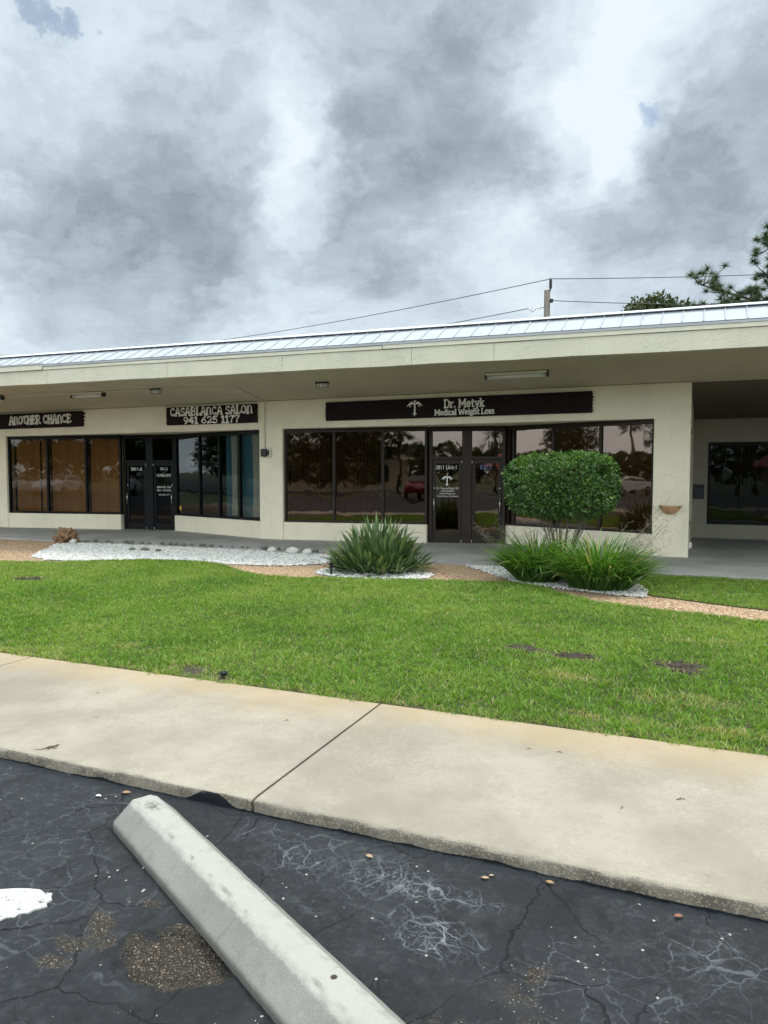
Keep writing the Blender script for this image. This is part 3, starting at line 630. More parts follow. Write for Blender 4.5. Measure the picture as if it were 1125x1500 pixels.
# white standing-seam metal: drip edge, sloped band, cap flashing, low roof behind
strip([(-0.035, 3.912), (-0.035, 3.950), (0.10, 3.965), (0.10, 3.912)], 'drip_edge', M_roofm, -12.80, EU1)
strip([(-0.058, 3.950), (-0.058, 3.985), (0.10, 3.995), (0.10, 3.950)], 'drip_edge', M_roofm, EU0, -12.82)
rf = MB()
for i in range(len(us) - 1):
    a, c = us[i], us[i + 1]
    def zz(u): return soff(eave(u)) - 3.56
    pa = [(0.0, 3.966), (0.55, 4.255), (2.2, 4.30), (9.5, 4.36), (9.5, 4.20), (0.55, 4.15)]
    rf.add([(a, eave(a) + d, z + zz(a)) for d, z in pa] + [(c, eave(c) + d, z + zz(c)) for d, z in pa],
           [(j, (j + 1) % 6, 6 + (j + 1) % 6, 6 + j) for j in range(6)] + [tuple(range(6)), tuple(range(6, 12))])
u = EU0
while u < EU1:
    z0 = soff(eave(u)) - 3.56; e = eave(u)
    rf.hexa([(u - 0.006, e - 0.0, 3.967 + z0), (u + 0.006, e, 3.967 + z0), (u + 0.006, e + 0.54, 4.252 + z0), (u - 0.006, e + 0.54, 4.252 + z0)],
            [(u - 0.006, e - 0.004, 3.982 + z0), (u + 0.006, e - 0.004, 3.982 + z0), (u + 0.006, e + 0.53, 4.266 + z0), (u - 0.006, e + 0.53, 4.266 + z0)])
    u += 0.30
rf.build('metal_roof', M_roofm, B)
M_cap = simple('cap_metal', (0.72, 0.75, 0.78), 0.6, 0, 0.06, 2.0, spec=0.3)
strip([(0.47, 4.268), (0.475, 4.275), (0.66, 4.335), (1.0, 4.345), (1.0, 4.30), (0.50, 4.268)], 'cap_flashing', M_cap)

# ------------------------------------------------------------------ glazing
def seg_frame(p, q):
    p = Vector((p[0], p[1], 0)); q = Vector((q[0], q[1], 0)); d = (q - p); L = d.length; d.normalize()
    return p, d, Vector((-d.y, d.x, 0)), L
def bar(b, fr, s0, s1, z0, z1, o0, o1):
    p, d, n, L = fr
    P = lambda s, o, z: tuple(p + d * s + n * o + Vector((0, 0, z)))
    b.hexa([P(s0, o0, z0), P(s1, o0, z0), P(s1, o1, z0), P(s0, o1, z0)], [P(s0, o0, z1), P(s1, o0, z1), P(s1, o1, z1), P(s0, o1, z1)])
def window(p, q, divs, z0, z1, mframe, mglass, off=0.09, fw=0.055, head=0.09, label=None):
    """one glazed run: frame mesh with its panes as sub-parts; divs are mullion positions (0..1)"""
    fr = seg_frame(p, q); L = fr[3]; b = MB(); o0, o1 = off - 0.05, off + 0.05
    bar(b, fr, 0, L, z1 - head, z1, o0, o1); bar(b, fr, 0, L, z0, z0 + 0.05, o0, o1)
    xs = [0] + [t * L for t in divs] + [L]
    for i, s in enumerate(xs):
        a = max(0, s - fw / 2 if 0 < i < len(xs) - 1 else (0 if i == 0 else L - fw)); e = a + fw
        bar(b, fr, a, e, z0 + 0.05, z1 - head, o0 + 0.003, o1 - 0.003)
    f = b.build('window', mframe, B, bevel=0.003)
    for i in range(len(xs) - 1):
        g = MB(); a = xs[i] + (fw if i == 0 else fw / 2) - 0.008; e = xs[i + 1] - (fw if i == len(xs) - 2 else fw / 2) + 0.008
        p_, d, n, _ = fr
        P = lambda s, z: tuple(p_ + d * s + n * off + Vector((0, 0, z)))
        g.add([P(a, z0 + 0.042), P(e, z0 + 0.042), P(e, z1 - head + 0.008), P(a, z1 - head + 0.008)], [(0, 1, 2, 3)])
        o = g.build('pane', mglass, f, fix=False)
    return f
W_LA = window(*SEG['LA'], [0.355, 0.697], ZS + 0.003, ZH, M_black, M_glassL)
W_LC = window(*SEG['LC'], [0.30, 0.535, 0.76], ZS + 0.003, ZH, M_black, M_glassB)
W_MA = window(*SEG['MA'], [0.36, 0.70], ZS + 0.003, ZH, M_bronze, M_glassM)
W_MC = window(*SEG['MC'], [0.05, 0.345, 0.665], ZS + 0.003, ZH, M_bronze, M_glassM)
W_BR = window((0.31, 4.66), (3.9, 4.66), [0.5], 0.423, 2.42, M_black, M_glassD)
W_SD = window((-0.12, 0.95), (-0.12, 4.3), [0.5], ZS + 0.003, ZH - 0.1, M_black, M_glassD, off=0.05)

def text_obj(body, size, mat, parent, loc, dirv, up=Vector((0, 0, 1)), align='CENTER', name='lettering', sx=1.0):
    cu = bpy.data.curves.new(name, 'FONT'); cu.body = body; cu.size = size; cu.align_x = align; cu.align_y = 'CENTER'
    tmp = bpy.data.objects.new('tmp', cu); COL.objects.link(tmp)
    bpy.context.view_layer.update()
    me = bpy.data.meshes.new_from_object(tmp.evaluated_get(bpy.context.evaluated_depsgraph_get()))
    bpy.data.objects.remove(tmp); bpy.data.curves.remove(cu)
    d = Vector(dirv).normalized(); nrm = d.cross(up)
    M = Matrix(((d.x, up.x, nrm.x, loc[0]), (d.y, up.y, nrm.y, loc[1]), (d.z, up.z, nrm.z, loc[2]), (0, 0, 0, 1)))
    me.transform(M @ Matrix.Diagonal((sx, 1, 1, 1)))
    return link(name, me, mat, parent)

def wing_emblem(name, mat, parent, c, dirv, h):
    """staff with a T head, spread wings, ball and a winding snake"""
    d = Vector(dirv).normalized(); nrm = d.cross(Vector((0, 0, 1))); c = Vector(c); b = MB()
    lay = [0]
    def poly(pts):
        lay[0] += 1; o = nrm * (0.0006 * lay[0])
        b.add([tuple(c + o + d * (x * h) + Vector((0, 0, y * h))) for x, y in pts], [tuple(range(len(pts)))])
    poly([(-.055, -.36), (.055, -.36), (.045, .30), (-.045, .30)])
    poly([(-.22, .26), (.22, .26), (.22, .34), (-.22, .34)])
    poly([(-.15, -.40), (.15, -.40), (.10, -.33), (-.10, -.33)])
    poly([(-.03, -.5), (.03, -.5), (.04, -.41), (-.04, -.41)])
    poly([(.07 * math.cos(a), .45 + .06 * math.sin(a)) for a in np.linspace(0, 6.28, 12, endpoint=False)])
    for s in (-1, 1):
        poly([(s * .07, .37), (s * .22, .44), (s * .38, .33), (s * .58, .12), (s * .40, .18), (s * .28, .24), (s * .18, .30)][::s])
        poly([(s * .26, .12), (s * .40, .06), (s * .34, .14), (s * .24, .22)][::s])
    return b.build(name, mat, parent, fix=False)

def door(fr, s0, s1, ztop, mframe, mglass, hinge_left, trans):
    """a glazed shop door: leaf frame, glass, pull handle, lock, hinges; `fr` is the segment it stands on"""
    o0, o1 = -0.030, 0.020; zb = 0.088
    b = MB()
    bar(b, fr, s0, s0 + 0.075, zb, ztop, o0, o1); bar(b, fr, s1 - 0.075, s1, zb, ztop, o0, o1)
    bar(b, fr, s0 + 0.075, s1 - 0.075, ztop - 0.085, ztop, o0 + .002, o1 - .002); bar(b, fr, s0 + 0.075, s1 - 0.075, zb, zb + 0.17, o0 + .002, o1 - .002)
    D_ = b.build('door', mframe, B, bevel=0.003)
    g = MB(); p, d, n, L = fr
    P = lambda s, z, o=-0.005: tuple(p + d * s + n * o + Vector((0, 0, z)))
    g.add([P(s0 + .07, zb + .165), P(s1 - .07, zb + .165), P(s1 - .07, ztop - .08), P(s0 + .07, ztop - .08)], [(0, 1, 2, 3)])
    g.build('glass', mglass, D_, fix=False)
    sh = s1 - 0.04 if hinge_left else s0 + 0.04
    h = MB(); h.tube([P(sh, 0.80, -.075), P(sh, 1.12, -.075)], 0.011, 8); h.tube([P(sh, 0.83, -.075), P(sh, 0.83, -.03)], .008, 6); h.tube([P(sh, 1.09, -.075), P(sh, 1.09, -.03)], .008, 6)
    h.build('handle', M_chrome, D_, smooth=True)
    k = MB(); k.tube([P(sh, 1.33, -.045), P(sh, 1.33, -.028)], 0.020, 12); k.build('lock', M_chrome, D_, smooth=True)
    hs = s0 if hinge_left else s1
    for zc in (ztop - 0.05, zb + 0.03):
        hh = MB(); hh.tube([P(hs, zc - 0.04, -.045), P(hs, zc + 0.04, -.045)], 0.013, 8); hh.build('hinge', M_chrome, D_, smooth=True)
    # transom glass above
    return D_, P
def entrance(seg, mid, mframe, mglass, ztr=1.99):
    fr = seg_frame(*seg); L = fr[3]; b = MB()
    jam = 0.07
    for a, e in ((0, jam), (mid - 0.11, mid + 0.11), (L - jam, L)): bar(b, fr, a, e, 0.084, ZH, -0.06, 0.06)
    for a, e in ((jam, mid - 0.11), (mid + 0.11, L - jam)):
        bar(b, fr, a, e, ztr, ztr + 0.07, -0.055, 0.055); bar(b, fr, a, e, ZH - 0.10, ZH, -0.055, 0.055)
    f = b.build('door_frame', mframe, B, bevel=0.004)
    p, d, n, _ = fr
    for a, e in ((jam, mid - 0.11), (mid + 0.11, L - jam)):
        g = MB(); P = lambda s, z: tuple(p + d * s + Vector((0, 0, z)))
        g.add([P(a, ztr + .07), P(e, ztr + .07), P(e, ZH - .1), P(a, ZH - .1)], [(0, 1, 2, 3)]); g.build('transom_pane', mglass, f, fix=False)
    dl, Pl = door(fr, jam + .006, mid - .116, ztr - .006, mframe, mglass, False, None)
    dr, Pr = door(fr, mid + .116, L - jam - .006, ztr - .006, mframe, mglass, True, None)
    return fr, dl, dr, Pl, (jam + mid - .11) / 2, (mid + .11 + L - jam) / 2
# medical unit entrance
fr, dl, dr, P, cl, crr = entrance(SEG['MD'], 0.86, M_bronze, M_glassM, 1.98)
dv = fr[1]
text_obj('2811 Unit I', 0.135, M_vinyl, dl, P(cl - .03, 1.80, -.009), dv, sx=0.80)
wing_emblem('emblem', M_vinyl, dl, P(cl, 1.50, -.009), dv, 0.24)
for i, (t, s) in enumerate((('Dr. Tetyana Metyk MD', .062), ('Internal Medicine', .050), ('Medical Weight Loss', .050), ('Medical Marijuana Certification', .046))):
    text_obj(t, s, M_vinyl, dl, P(cl + .01, 1.325 - .060 * i, -.009), dv, sx=0.86)
m_ = MB(); m_.hexa([P(cl - .33, 1.20, -.008), P(cl - .26, 1.20, -.008), P(cl - .26, 1.38, -.008), P(cl - .33, 1.38, -.008)], [P(cl - .33, 1.20, -.007), P(cl - .26, 1.20, -.007), P(cl - .26, 1.38, -.007), P(cl - .33, 1.38, -.007)]); m_.build('sticker', M_vinyl, dl)
text_obj('EXIT', 0.13, M_blue, dr, P(crr - .02, 1.80, -.009), dv)
# salon entrance
fr, dl, dr, P, cl, crr = entrance(SEG['LD'], 0.83, M_black, M_glassD, 1.95)
dv = fr[1]
text_obj('2811-K', 0.13, M_vinyl, dl, P(cl, 1.77, -.009), dv)
for i, (t, s, zc) in enumerate((('2811-J', .10, 1.78), ('CASABLANCA', .115, 1.60), ('SERVICES  FOR', .075, 1.27), ('MEN + WOMEN', .075, 1.18), ('941 625 1177', .065, 1.06))):
    text_obj(t, s, M_vinyl, dr, P(crr, zc, -.009), dv, sx=0.92)
m_ = MB(); m_.hexa([P(crr + .24, 1.06, -.008), P(crr + .29, 1.06, -.008), P(crr + .29, 1.15, -.008), P(crr + .24, 1.15, -.008)], [P(crr + .24, 1.06, -.007), P(crr + .29, 1.06, -.007), P(crr + .29, 1.15, -.007), P(crr + .24, 1.15, -.007)]); m_.build('sticker', M_vinyl, dr)
# orange badge sticker in the corner of the salon window
frc = seg_frame(*SEG['LC']); p, d, n, L = frc
bd = MB(); pc = p + d * 0.17 + n * 0.082
bd.add([tuple(pc + d * x + Vector((0, 0, 0.70 + z))) for x, z in ((-.05, .07), (-.05, -.02), (0, -.08), (.05, -.02), (.05, .07), (0, .05))], [(0, 1, 2, 3, 4, 5)])
bd.build('badge_sticker', simple('orange_sticker', (0.62, 0.33, 0.06), .5), W_LC)

# ------------------------------------------------------------------ blinds, drapes and the OPEN sign behind the glass
def to_w(pv): return B.matrix_basis @ Vector(pv)
B_M = Matrix.Translation((0, 14.88, 0)) @ Matrix.Rotation(AL, 4, 'Z')
def blind(seg, s0, s1, label, mat, gap=0.14, slat=0.089, ang=30, z0=0.56, z1=2.62, missing=()):
    p, d, n, L = seg_frame(*seg); root = thing('vertical_blind', label, 'blind', tuple(B_M @ (p + d * (s0 * L) + n * (0.09 + gap))), 0.0, 'vertical blinds in the shop windows')
    root.rotation_euler = (0, 0, AL + math.atan2(d.y, d.x))
    b = MB(); k = 0; s = 0.0; W = (s1 - s0) * L
    while s < W - slat * 0.5:
        if k not in missing:
            a = R_(ang + random.uniform(-7, 7)); hx, hy = math.cos(a) * slat * .53, math.sin(a) * slat * .53; c = s + slat / 2
            b.add([(c - hx, -hy, z0), (c, 0.006, z0), (c + hx, hy, z0), (c + hx, hy, z1), (c, 0.006, z1), (c - hx, -hy, z1)], [(0, 1, 4, 5), (1, 2, 3, 4)])
        s += slat * 0.94; k += 1
    b.build('slats', mat, root, fix=False)
    r = MB(); r.box(0, W, -.02, .02, z1 + .004, z1 + .05); r.build('head_rail', M_white, root)
    return root
blind(SEG['LA'], 0.045, 0.345, 'tan vertical blind behind the leftmost pane under the sign about another chance', M_blindtan, ang=22, missing=(9,))
blind(SEG['LA'], 0.365, 0.69, 'brown vertical blind in the middle pane of the amber window', M_blindtan, ang=10)
blind(SEG['LA'], 0.71, 0.975, 'brown vertical blind in the pane beside the door numbered K', M_blindtan, ang=12)
blind(SEG['MA'], 0.03, 0.69, 'dim open vertical blind behind the two left panes of the medical office', M_blindgrey, ang=62, z0=0.58)
blind(SEG['MC'], 0.07, 0.97, 'dim vertical blind behind the panes right of the medical office doors', M_blindgrey, ang=40)
blind(SEG['LC'], 0.56, 0.985, 'teal vertical blind behind the two rightmost salon panes', M_blindteal, ang=20)
blind(((0.31, 4.66), (3.9, 4.66)), 0.03, 0.97, 'dark vertical blind in the shaded breezeway window', M_blindgrey, ang=55)
def drape(seg, s, wid, label):
    p, d, n, L = seg_frame(*seg); root_p = B_M @ (p + d * (s * L) + n * 0.20); b = MB(); N_ = 28
    prof = [(0.0, 2.60, 1.0), (0.8, 1.9, .8), (1.4, 1.1, .75), (2.0, .56, .9)]
    V = []
    for z, wf in ((2.62, 1.0), (2.1, .88), (1.5, .8), (1.0, .82), (.58, .95)):
        for i in range(N_ + 1):
            t = i / N_; V.append(((t - .5) * wid * wf, .035 * math.sin(t * 30) * wf, z))
    F = [(r * (N_ + 1) + i, r * (N_ + 1) + i + 1, (r + 1) * (N_ + 1) + i + 1, (r + 1) * (N_ + 1) + i) for r in range(4) for i in range(N_)]
    b.add(V, F); o = b.build('drape', M_drape, smooth=True, fix=False); o.location = root_p; o.rotation_euler = (0, 0, AL + math.atan2(d.y, d.x))
    tag(o, label, 'drape', 'pale drapes in the salon window')
drape(SEG['LC'], 0.665, 0.30, 'pale gathered drape in the second pane from the right of the salon window')
drape(SEG['LC'], 0.90, 0.34, 'pale gathered drape in the last salon pane beside the cream pier')
p, d, n, L = seg_frame(*SEG['LC']); oc = B_M @ (p + d * (L * 0.17) + n * 0.16)
OS = thing('open_sign', 'unlit oval OPEN sign hanging inside the dark salon window', 'sign', tuple(oc), AL + math.atan2(d.y, d.x))
ob = MB(); ring = [(0.27 * math.cos(a), 0, 1.93 + 0.16 * math.sin(a)) for a in np.linspace(0, 2 * math.pi, 25)]
ob.tube(ring, 0.014, 6, cap=False); ob.build('oval_tube', M_vinyl, OS, smooth=True)
text_obj('OPEN', 0.17, M_vinyl, OS, (0, -.002, 1.93), (1, 0, 0), sx=0.95)

# ------------------------------------------------------------------ fascia signs with their own stroke lettering
def arc(cx, cy, rx, ry, a0, a1, n=9): return [(cx + rx * math.cos(R_(a)), cy + ry * math.sin(R_(a))) for a in np.linspace(a0, a1, n)]
# glyph: (advance, [strokes]); unit = cap height 1
SLAB = {
 'D': (.86, [[(.16, 0), (.16, 1)], [(.02, 1), (.40, 1)] + arc(.40, .5, .36, .5, 90, -90) + [(.02, 0)]]),
 'M': (1.14, [[(.16, 0), (.16, 1)], [(.16, 1), (.55, .28)], [(.55, .28), (.94, 1)], [(.94, 1), (.94, 0)], [(0, 0), (.32, 0)], [(.78, 0), (1.1, 0)], [(.02, 1), (.18, 1)], [(.92, 1), (1.08, 1)]]),
 'W': (1.30, [[(.10, 1), (.36, 0)], [(.36, 0), (.64, .85)], [(.64, .85), (.92, 0)], [(.92, 0), (1.18, 1)], [(-.02, 1), (.26, 1)], [(1.02, 1), (1.28, 1)]]),
 'L': (.74, [[(.16, 0), (.16, 1)], [(0, 1), (.34, 1)], [(0, 0), (.64, 0), (.64, .26)]]),
 'r': (.54, [[(.16, 0), (.16, .68)], [(0, .68), (.16, .68)], [(0, 0), (.34, 0)], arc(.38, .44, .22, .22, 165, 55, 6)]),
 'e': (.64, [[(.08, .36), (.52, .36)] + arc(.30, .35, .23, .33, 0, 315, 14)]),
 't': (.48, [[(.20, .92), (.20, .16)] + arc(.34, .14, .14, .14, 180, 310, 6), [(.02, .66), (.42, .66)]]),
 'y': (.68, [[(.12, .68), (.34, .04)], [(.58, .68), (.30, -.24), (.10, -.28)], [(0, .68), (.24, .68)], [(.46, .68), (.68, .68)]]),
 'k': (.70, [[(.16, 0), (.16, 1)], [(.02, 1), (.16, 1)], [(.16, .30), (.52, .68)], [(.28, .40), (.56, 0)], [(0, 0), (.30, 0)], [(.44, 0), (.70, 0)], [(.42, .68), (.62, .68)]]),
 'd': (.72, [arc(.30, .34, .23, .34, 40, 330, 14), [(.54, 1), (.54, 0), (.68, 0)], [(.40, 1), (.54, 1)]]),
 'i': (.36, [[(.18, .68), (.18, 0)], [(.04, .68), (.18, .68)], [(.02, 0), (.34, 0)], [(.18, .85), (.18, .99)]]),
 'c': (.60, [arc(.32, .34, .24, .34, 45, 320, 14)]),
 'a': (.64, [[(.10, .58)] + arc(.28, .48, .20, .20, 120, 0, 7) + [(.48, 0), (.62, 0)], arc(.26, .20, .19, .20, 60, 330, 12)]),
 'l': (.36, [[(.18, 1), (.18, 0)], [(.04, 1), (.18, 1)], [(.02, 0), (.34, 0)]]),
 'g': (.66, [arc(.28, .42, .21, .26, 0, 345, 14), [(.44, .62), (.62, .68)], [(.16, .18), (.14, .06), (.46, .02), (.54, -.10), (.42, -.26), (.16, -.26), (.06, -.14), (.16, .0)]]),
 'h': (.74, [[(.16, 0), (.16, 1)], [(.02, 1), (.16, 1)], arc(.36, .46, .20, .22, 170, 0, 8) + [(.56, 0)], [(0, 0), (.30, 0)], [(.44, 0), (.72, 0)]]),
 'o': (.68, [arc(.33, .34, .25, .34, 0, 345, 16)]),
 's': (.56, [arc(.28, .50, .18, .17, 30, 250, 9) + arc(.26, .17, .20, .17, 80, -150, 9)]),
 '.': (.32, [[(.14, 0), (.14, .14)]]), ' ': (.34, []),
}
FLARE = {
 'A': (.74, [[(.08, 0), (.20, .75), (.34, 1)], [(.34, 1), (.52, .7), (.60, 0)], [(.16, .36), (.54, .40)], [(-.02, 0), (.16, .02)], [(.5, .02), (.70, 0)]]),
 'N': (.74, [[(.12, 0), (.14, .9)], [(.14, .6)] + arc(.36, .62, .22, .32, 150, 0, 7) + [(.58, .12), (.66, 0)], [(0, 0), (.24, 0)]]),
 'O': (.76, [arc(.36, .5, .27, .46, 0, 348, 18)]),
 'T': (.68, [[(.34, .90), (.22, .5), (.26, .12), (.46, .04), (.58, .22)], [(.04, .84), (.20, .97), (.48, .90), (.64, 1)]]),
 'H': (.76, [[(.12, 0), (.14, 1)], [(.60, 0), (.58, 1)], [(.12, .46), (.60, .54)], [(0, 0), (.24, 0)], [(.5, 0), (.74, 0)]]),
 'E': (.66, [[(.14, 0), (.14, 1)], [(.06, 1), (.56, .94), (.58, .80)], [(.14, .52), (.46, .54)], [(.06, 0), (.56, .04), (.60, .20)]]),
 'R': (.76, [[(.14, 0), (.14, 1)], [(.04, 1), (.34, 1)] + arc(.34, .74, .24, .26, 80, -90, 7) + [(.14, .46)], [(.34, .46), (.52, .10), (.70, .04)], [(0, 0), (.26, 0)]]),
 'C': (.72, [arc(.36, .5, .27, .46, 40, 322, 16)]),
 'S': (.64, [arc(.32, .72, .21, .24, 20, 260, 10) + arc(.30, .25, .23, .25, 85, -160, 10)]),
 'B': (.74, [[(.14, 0), (.14, 1)], [(.04, 1), (.34, 1)] + arc(.34, .76, .22, .24, 85, -90, 7) + [(.16, .52)], [(.30, .52)] + arc(.34, .26, .27, .26, 90, -90, 8) + [(.04, 0)]]),
 'L': (.62, [[(.16, 0), (.14, 1)], [(.04, 0), (.48, .02), (.58, .22)], [(.04, 1), (.26, 1)]]),
 '9': (.66, [arc(.32, .68, .22, .28, -20, 330, 14), [(.54, .72), (.50, .28), (.24, 0)]]),
 '4': (.68, [[(.44, 0), (.44, 1)], [(.40, 1), (.06, .34)], [(.06, .34), (.64, .34)]]),
 '1': (.46, [[(.24, 0), (.24, 1)], [(.06, .80), (.22, .98)], [(.08, 0), (.42, 0)]]),
 '6': (.66, [arc(.32, .30, .23, .28, 150, 490, 14), [(.52, .98), (.22, .72), (.10, .34)]]),
 '2': (.66, [arc(.32, .70, .22, .26, 165, -20, 9) + [(.34, .32), (.10, .04)], [(.06, .04), (.44, .06), (.60, .16)]]),
 '5': (.66, [[(.54, .96), (.18, .96)], [(.18, .96), (.14, .54)], [(.14, .56)] + arc(.30, .30, .24, .29, 95, -150, 11)]),
 '7': (.62, [[(.06, .84), (.10, .95), (.56, .95)], [(.54, .94), (.30, .46), (.26, 0)]]),
 ' ': (.36, []),
}
def letters(text, font, h, wt, c, dirv, mat, parent, name='lettering', width=None, flare=False, depth=0.014):
    adv = sum(font[ch][0] for ch in text); sx = h if width is None else width / adv
    d = Vector(dirv).normalized(); nrm = d.cross(Vector((0, 0, 1))); c = Vector(c); x0 = -adv * sx / 2; b = MB(); k = 0
    for ch in text:
        a, strokes = font[ch]
        for st in strokes:
            k += 1; o = nrm * (depth + 0.0004 * (k % 9)); n = len(st); Lp, Rp = [], []
            pts = [Vector((x0 + x * sx, (y - .5) * h)) for x, y in st]
            for i, p in enumerate(pts):
                t = (pts[min(i + 1, n - 1)] - pts[max(i - 1, 0)]).normalized(); q = Vector((-t.y, t.x)); u = i / (n - 1)
                hw = wt * h / 2
                if flare: hw *= 0.72 + 0.75 * abs(2 * u - 1) ** 1.6
                elif abs(t.y) < 0.15 and n == 2: hw *= 0.72
                if i in (0, n - 1): p = p + t * ((-1 if i == 0 else 1) * hw * 0.35)
                Lp.append(p + q * hw); Rp.append(p - q * hw)
            W = lambda P_, off: tuple(c + d * P_.x + Vector((0, 0, P_.y)) + off)
            V = [W(p, o) for p in Lp] + [W(p, o) for p in Rp] + [W(p, Vector()) for p in Lp] + [W(p, Vector()) for p in Rp]
            F = [(i, n + i, n + i + 1, i + 1) for i in range(n - 1)] + [(i, i + 1, 2 * n + i + 1, 2 * n + i) for i in range(n - 1)] + [(n + i, 3 * n + i, 3 * n + i + 1, n + i + 1) for i in range(n - 1)]
            F += [(0, 2 * n, 3 * n, n), (n - 1, 2 * n - 1, 4 * n - 1, 3 * n - 1)]
            b.add(V, F)
        x0 += a * sx
    return b.build(name, mat, parent, fix=False)
def sign_board(label, u0, u1, zb, zt, rag_l, rag_r, thick=0.045):
    S = thing('shop_sign', label, 'sign', tuple(B_M @ Vector(((u0 + u1) / 2, -0.002, zb))), AL)
    W = u1 - u0; H = zt - zb; rs = random.Random(int(u0 * 100)); pts = [(-W / 2, 0), (W / 2, 0)]
    def side(n, amp, s):
        o = []
        for i in range(n):
            z = H * (i + .5) / n; o.append((s * (W / 2 + (amp * rs.uniform(.3, 1) if i % 2 else -amp * .2)), z))
        return o
    if rag_r: pts += side(*rag_r, 1)
    pts += [(W / 2, H), (-W / 2, H)]
    if rag_l: pts += side(*rag_l, -1)[::-1]
    b = MB(); n = len(pts); b.add([(x, -thick, z) for x, z in pts] + [(x, 0, z) for x, z in pts], [tuple(range(n)), tuple(range(n, 2 * n))[::-1]] + [(i, n + i, n + (i + 1) % n, (i + 1) % n) for i in range(n)])
    b.build('board', M_board, S, bevel=0.003); return S, W, H
SF = -0.0455
S, W, H = sign_board('dark plank sign reading ANOTHER CHANCE above the amber window', -18.75, -15.25, 2.93, 3.355, (9, .05), (9, .09))
letters('ANOTHER CHANCE', FLARE, 0.225, .17, (-16.85 + 17.0, SF, 0.235), (1, 0, 0), M_letter, S, width=2.40, flare=True)
S, W, H = sign_board('dark plank sign with CASABLANCA SALON and a phone number', -12.37, -9.63, 2.885, 3.335, (11, .02), (11, .02))
letters('CASABLANCA SALON', FLARE, 0.190, .17, (0.01, SF, 0.330), (1, 0, 0), M_letter, S, width=2.50, flare=True)
letters('941 625 1177', FLARE, 0.165, .17, (0.03, SF, 0.108), (1, 0, 0), M_letter, S, width=1.72, flare=True)
S, W, H = sign_board('long dark sign reading Dr. Metyk Medical Weight Loss over the medical office', -7.75, -1.80, 2.87, 3.295, (17, .025), (13, .035))
letters('Dr. Metyk', SLAB, 0.165, .17, (-4.43 + 4.775, SF, 0.285), (1, 0, 0), M_letter, S, width=0.90)
letters('Medical Weight Loss', SLAB, 0.115, .19, (-4.43 + 4.775, SF, 0.105), (1, 0, 0), M_letter, S, width=1.32)
wing_emblem('emblem', M_letter, S, (-5.55 + 4.775, SF - .003, 0.215), (1, 0, 0), 0.33)

# ------------------------------------------------------------------ fittings on soffit and walls
def fluoro(u0, u1, v, label):
    um = (u0 + u1) / 2; L = u1 - u0; z = soff(v)
    T = thing('strip_light', label, 'light', tuple(B_M @ Vector((um, v, z))), AL, 'strip lights under the canopy')
    b = MB(); b.box(-L / 2, L / 2, -.075, .075, -.045, -.004); b.build('housing', M_trim, T, bevel=.004)
    b = MB(); b.prism([(-L / 2 + .02, -.068), (L / 2 - .02, -.068), (L / 2 - .02, .068), (-L / 2 + .02, .068)], -.05, -.046); 
    b = MB(); b.tube([(-L / 2 + .015, 0, -.075), (L / 2 - .015, 0, -.075)], .036, 10); b.build('tube_cover', M_lens, T, smooth=True)
    for s in (-1, 1):
        e = MB(); e.box(s * L / 2 - .015, s * L / 2 + .015, -.06, .06, -.115, -.003); e.build('end_cap', M_dark, T, bevel=.004)
def on_soffit(u, v, label):
    z = soff(v); T = thing('canopy_light', label, 'light', tuple(B_M @ Vector((u, v, z))), AL, 'small caged lights under the canopy')
    b = MB(); b.box(-.13, .13, -.07, .07, -.03, -.002); b.build('base', M_dark, T, bevel=.005)
    b = MB(); b.lathe([(.001, -.10), (.04, -.098), (.06, -.07), (.062, -.031)], 14); o = b.build('lens', M_lens, T, smooth=True); o.scale = (1.8, 1, 1)
    b = MB()
    for x in (-.1, -.03, .04, .11): b.tube([(x, -.068, -.03), (x, -.05, -.105), (x, .05, -.105), (x, .068, -.03)], .005, 5)
    b.build('cage', M_dark, T)
fluoro(-3.45, -2.33, -1.80, 'strip light with a pale cover above the sign of the medical office')
fluoro(-13.3, -12.35, -2.18, 'thin strip light on the conduit left of the salon sign')
fluoro(-15.75, -15.3, -2.45, 'short strip light at the left end of the conduit')
on_soffit(-6.85, -1.85, 'small caged light above the left end of the medical sign')
on_soffit(-10.85, -2.15, 'small caged light on the conduit above the salon sign')
cd_ = MB(); zc = lambda v: soff(v) - 0.018
cd_.tube([(-22, -2.9, zc(-2.9)), (-15.5, -2.45, zc(-2.45)), (-10.9, -2.16, zc(-2.16)), (-8.85, -2.08, zc(-2.08)), (-9.40, -0.3, zc(-.3)), (-9.42, -0.022, 3.36), (-9.42, -0.022, 2.27)], 0.011, 6)
o = cd_.build('conduit', M_trim, smooth=True); o.location = (0, 14.88, 0); o.rotation_euler = (0, 0, AL); tag(o, 'thin painted conduit along the canopy ceiling and down the pier', 'conduit')
T = thing('junction_box', 'pale square electrical box with a black sensor on the pier between shops', 'electrical box', tuple(B_M @ Vector((-9.36, 0, 2.05))), AL)
b = MB(); b.box(-.10, .12, -.045, -.001, 0, .23); b.build('box', M_trim, T, bevel=.006)
b = MB(); b.box(-.135, .02, -.11, -.047, .015, .20); b.box(.02, .07, -.09, -.047, .05, .17); b.build('sensor', M_dark, T, bevel=.01)
T = thing('wall_planter', 'terracotta half bowl planter hung on the cream pier', 'planter', tuple(B_M @ Vector((-.33, 0, .90))), AL)
b = MB(); b.lathe([(.002, 0), (.06, .004), (.12, .035), (.165, .085), (.185, .125), (.187, .135)], 24, (0, -.002, 0), math.pi, 2 * math.pi)
b.build('bowl', M_terra, T, smooth=True).modifiers.new('t', 'SOLIDIFY').thickness = .012
b = MB(); b.lathe([(.185, .13), (.205, .135), (.207, .165), (.188, .168), (.185, .13)], 24, (0, -.002, 0), math.pi, 2 * math.pi); b.build('rim', M_terra, T)
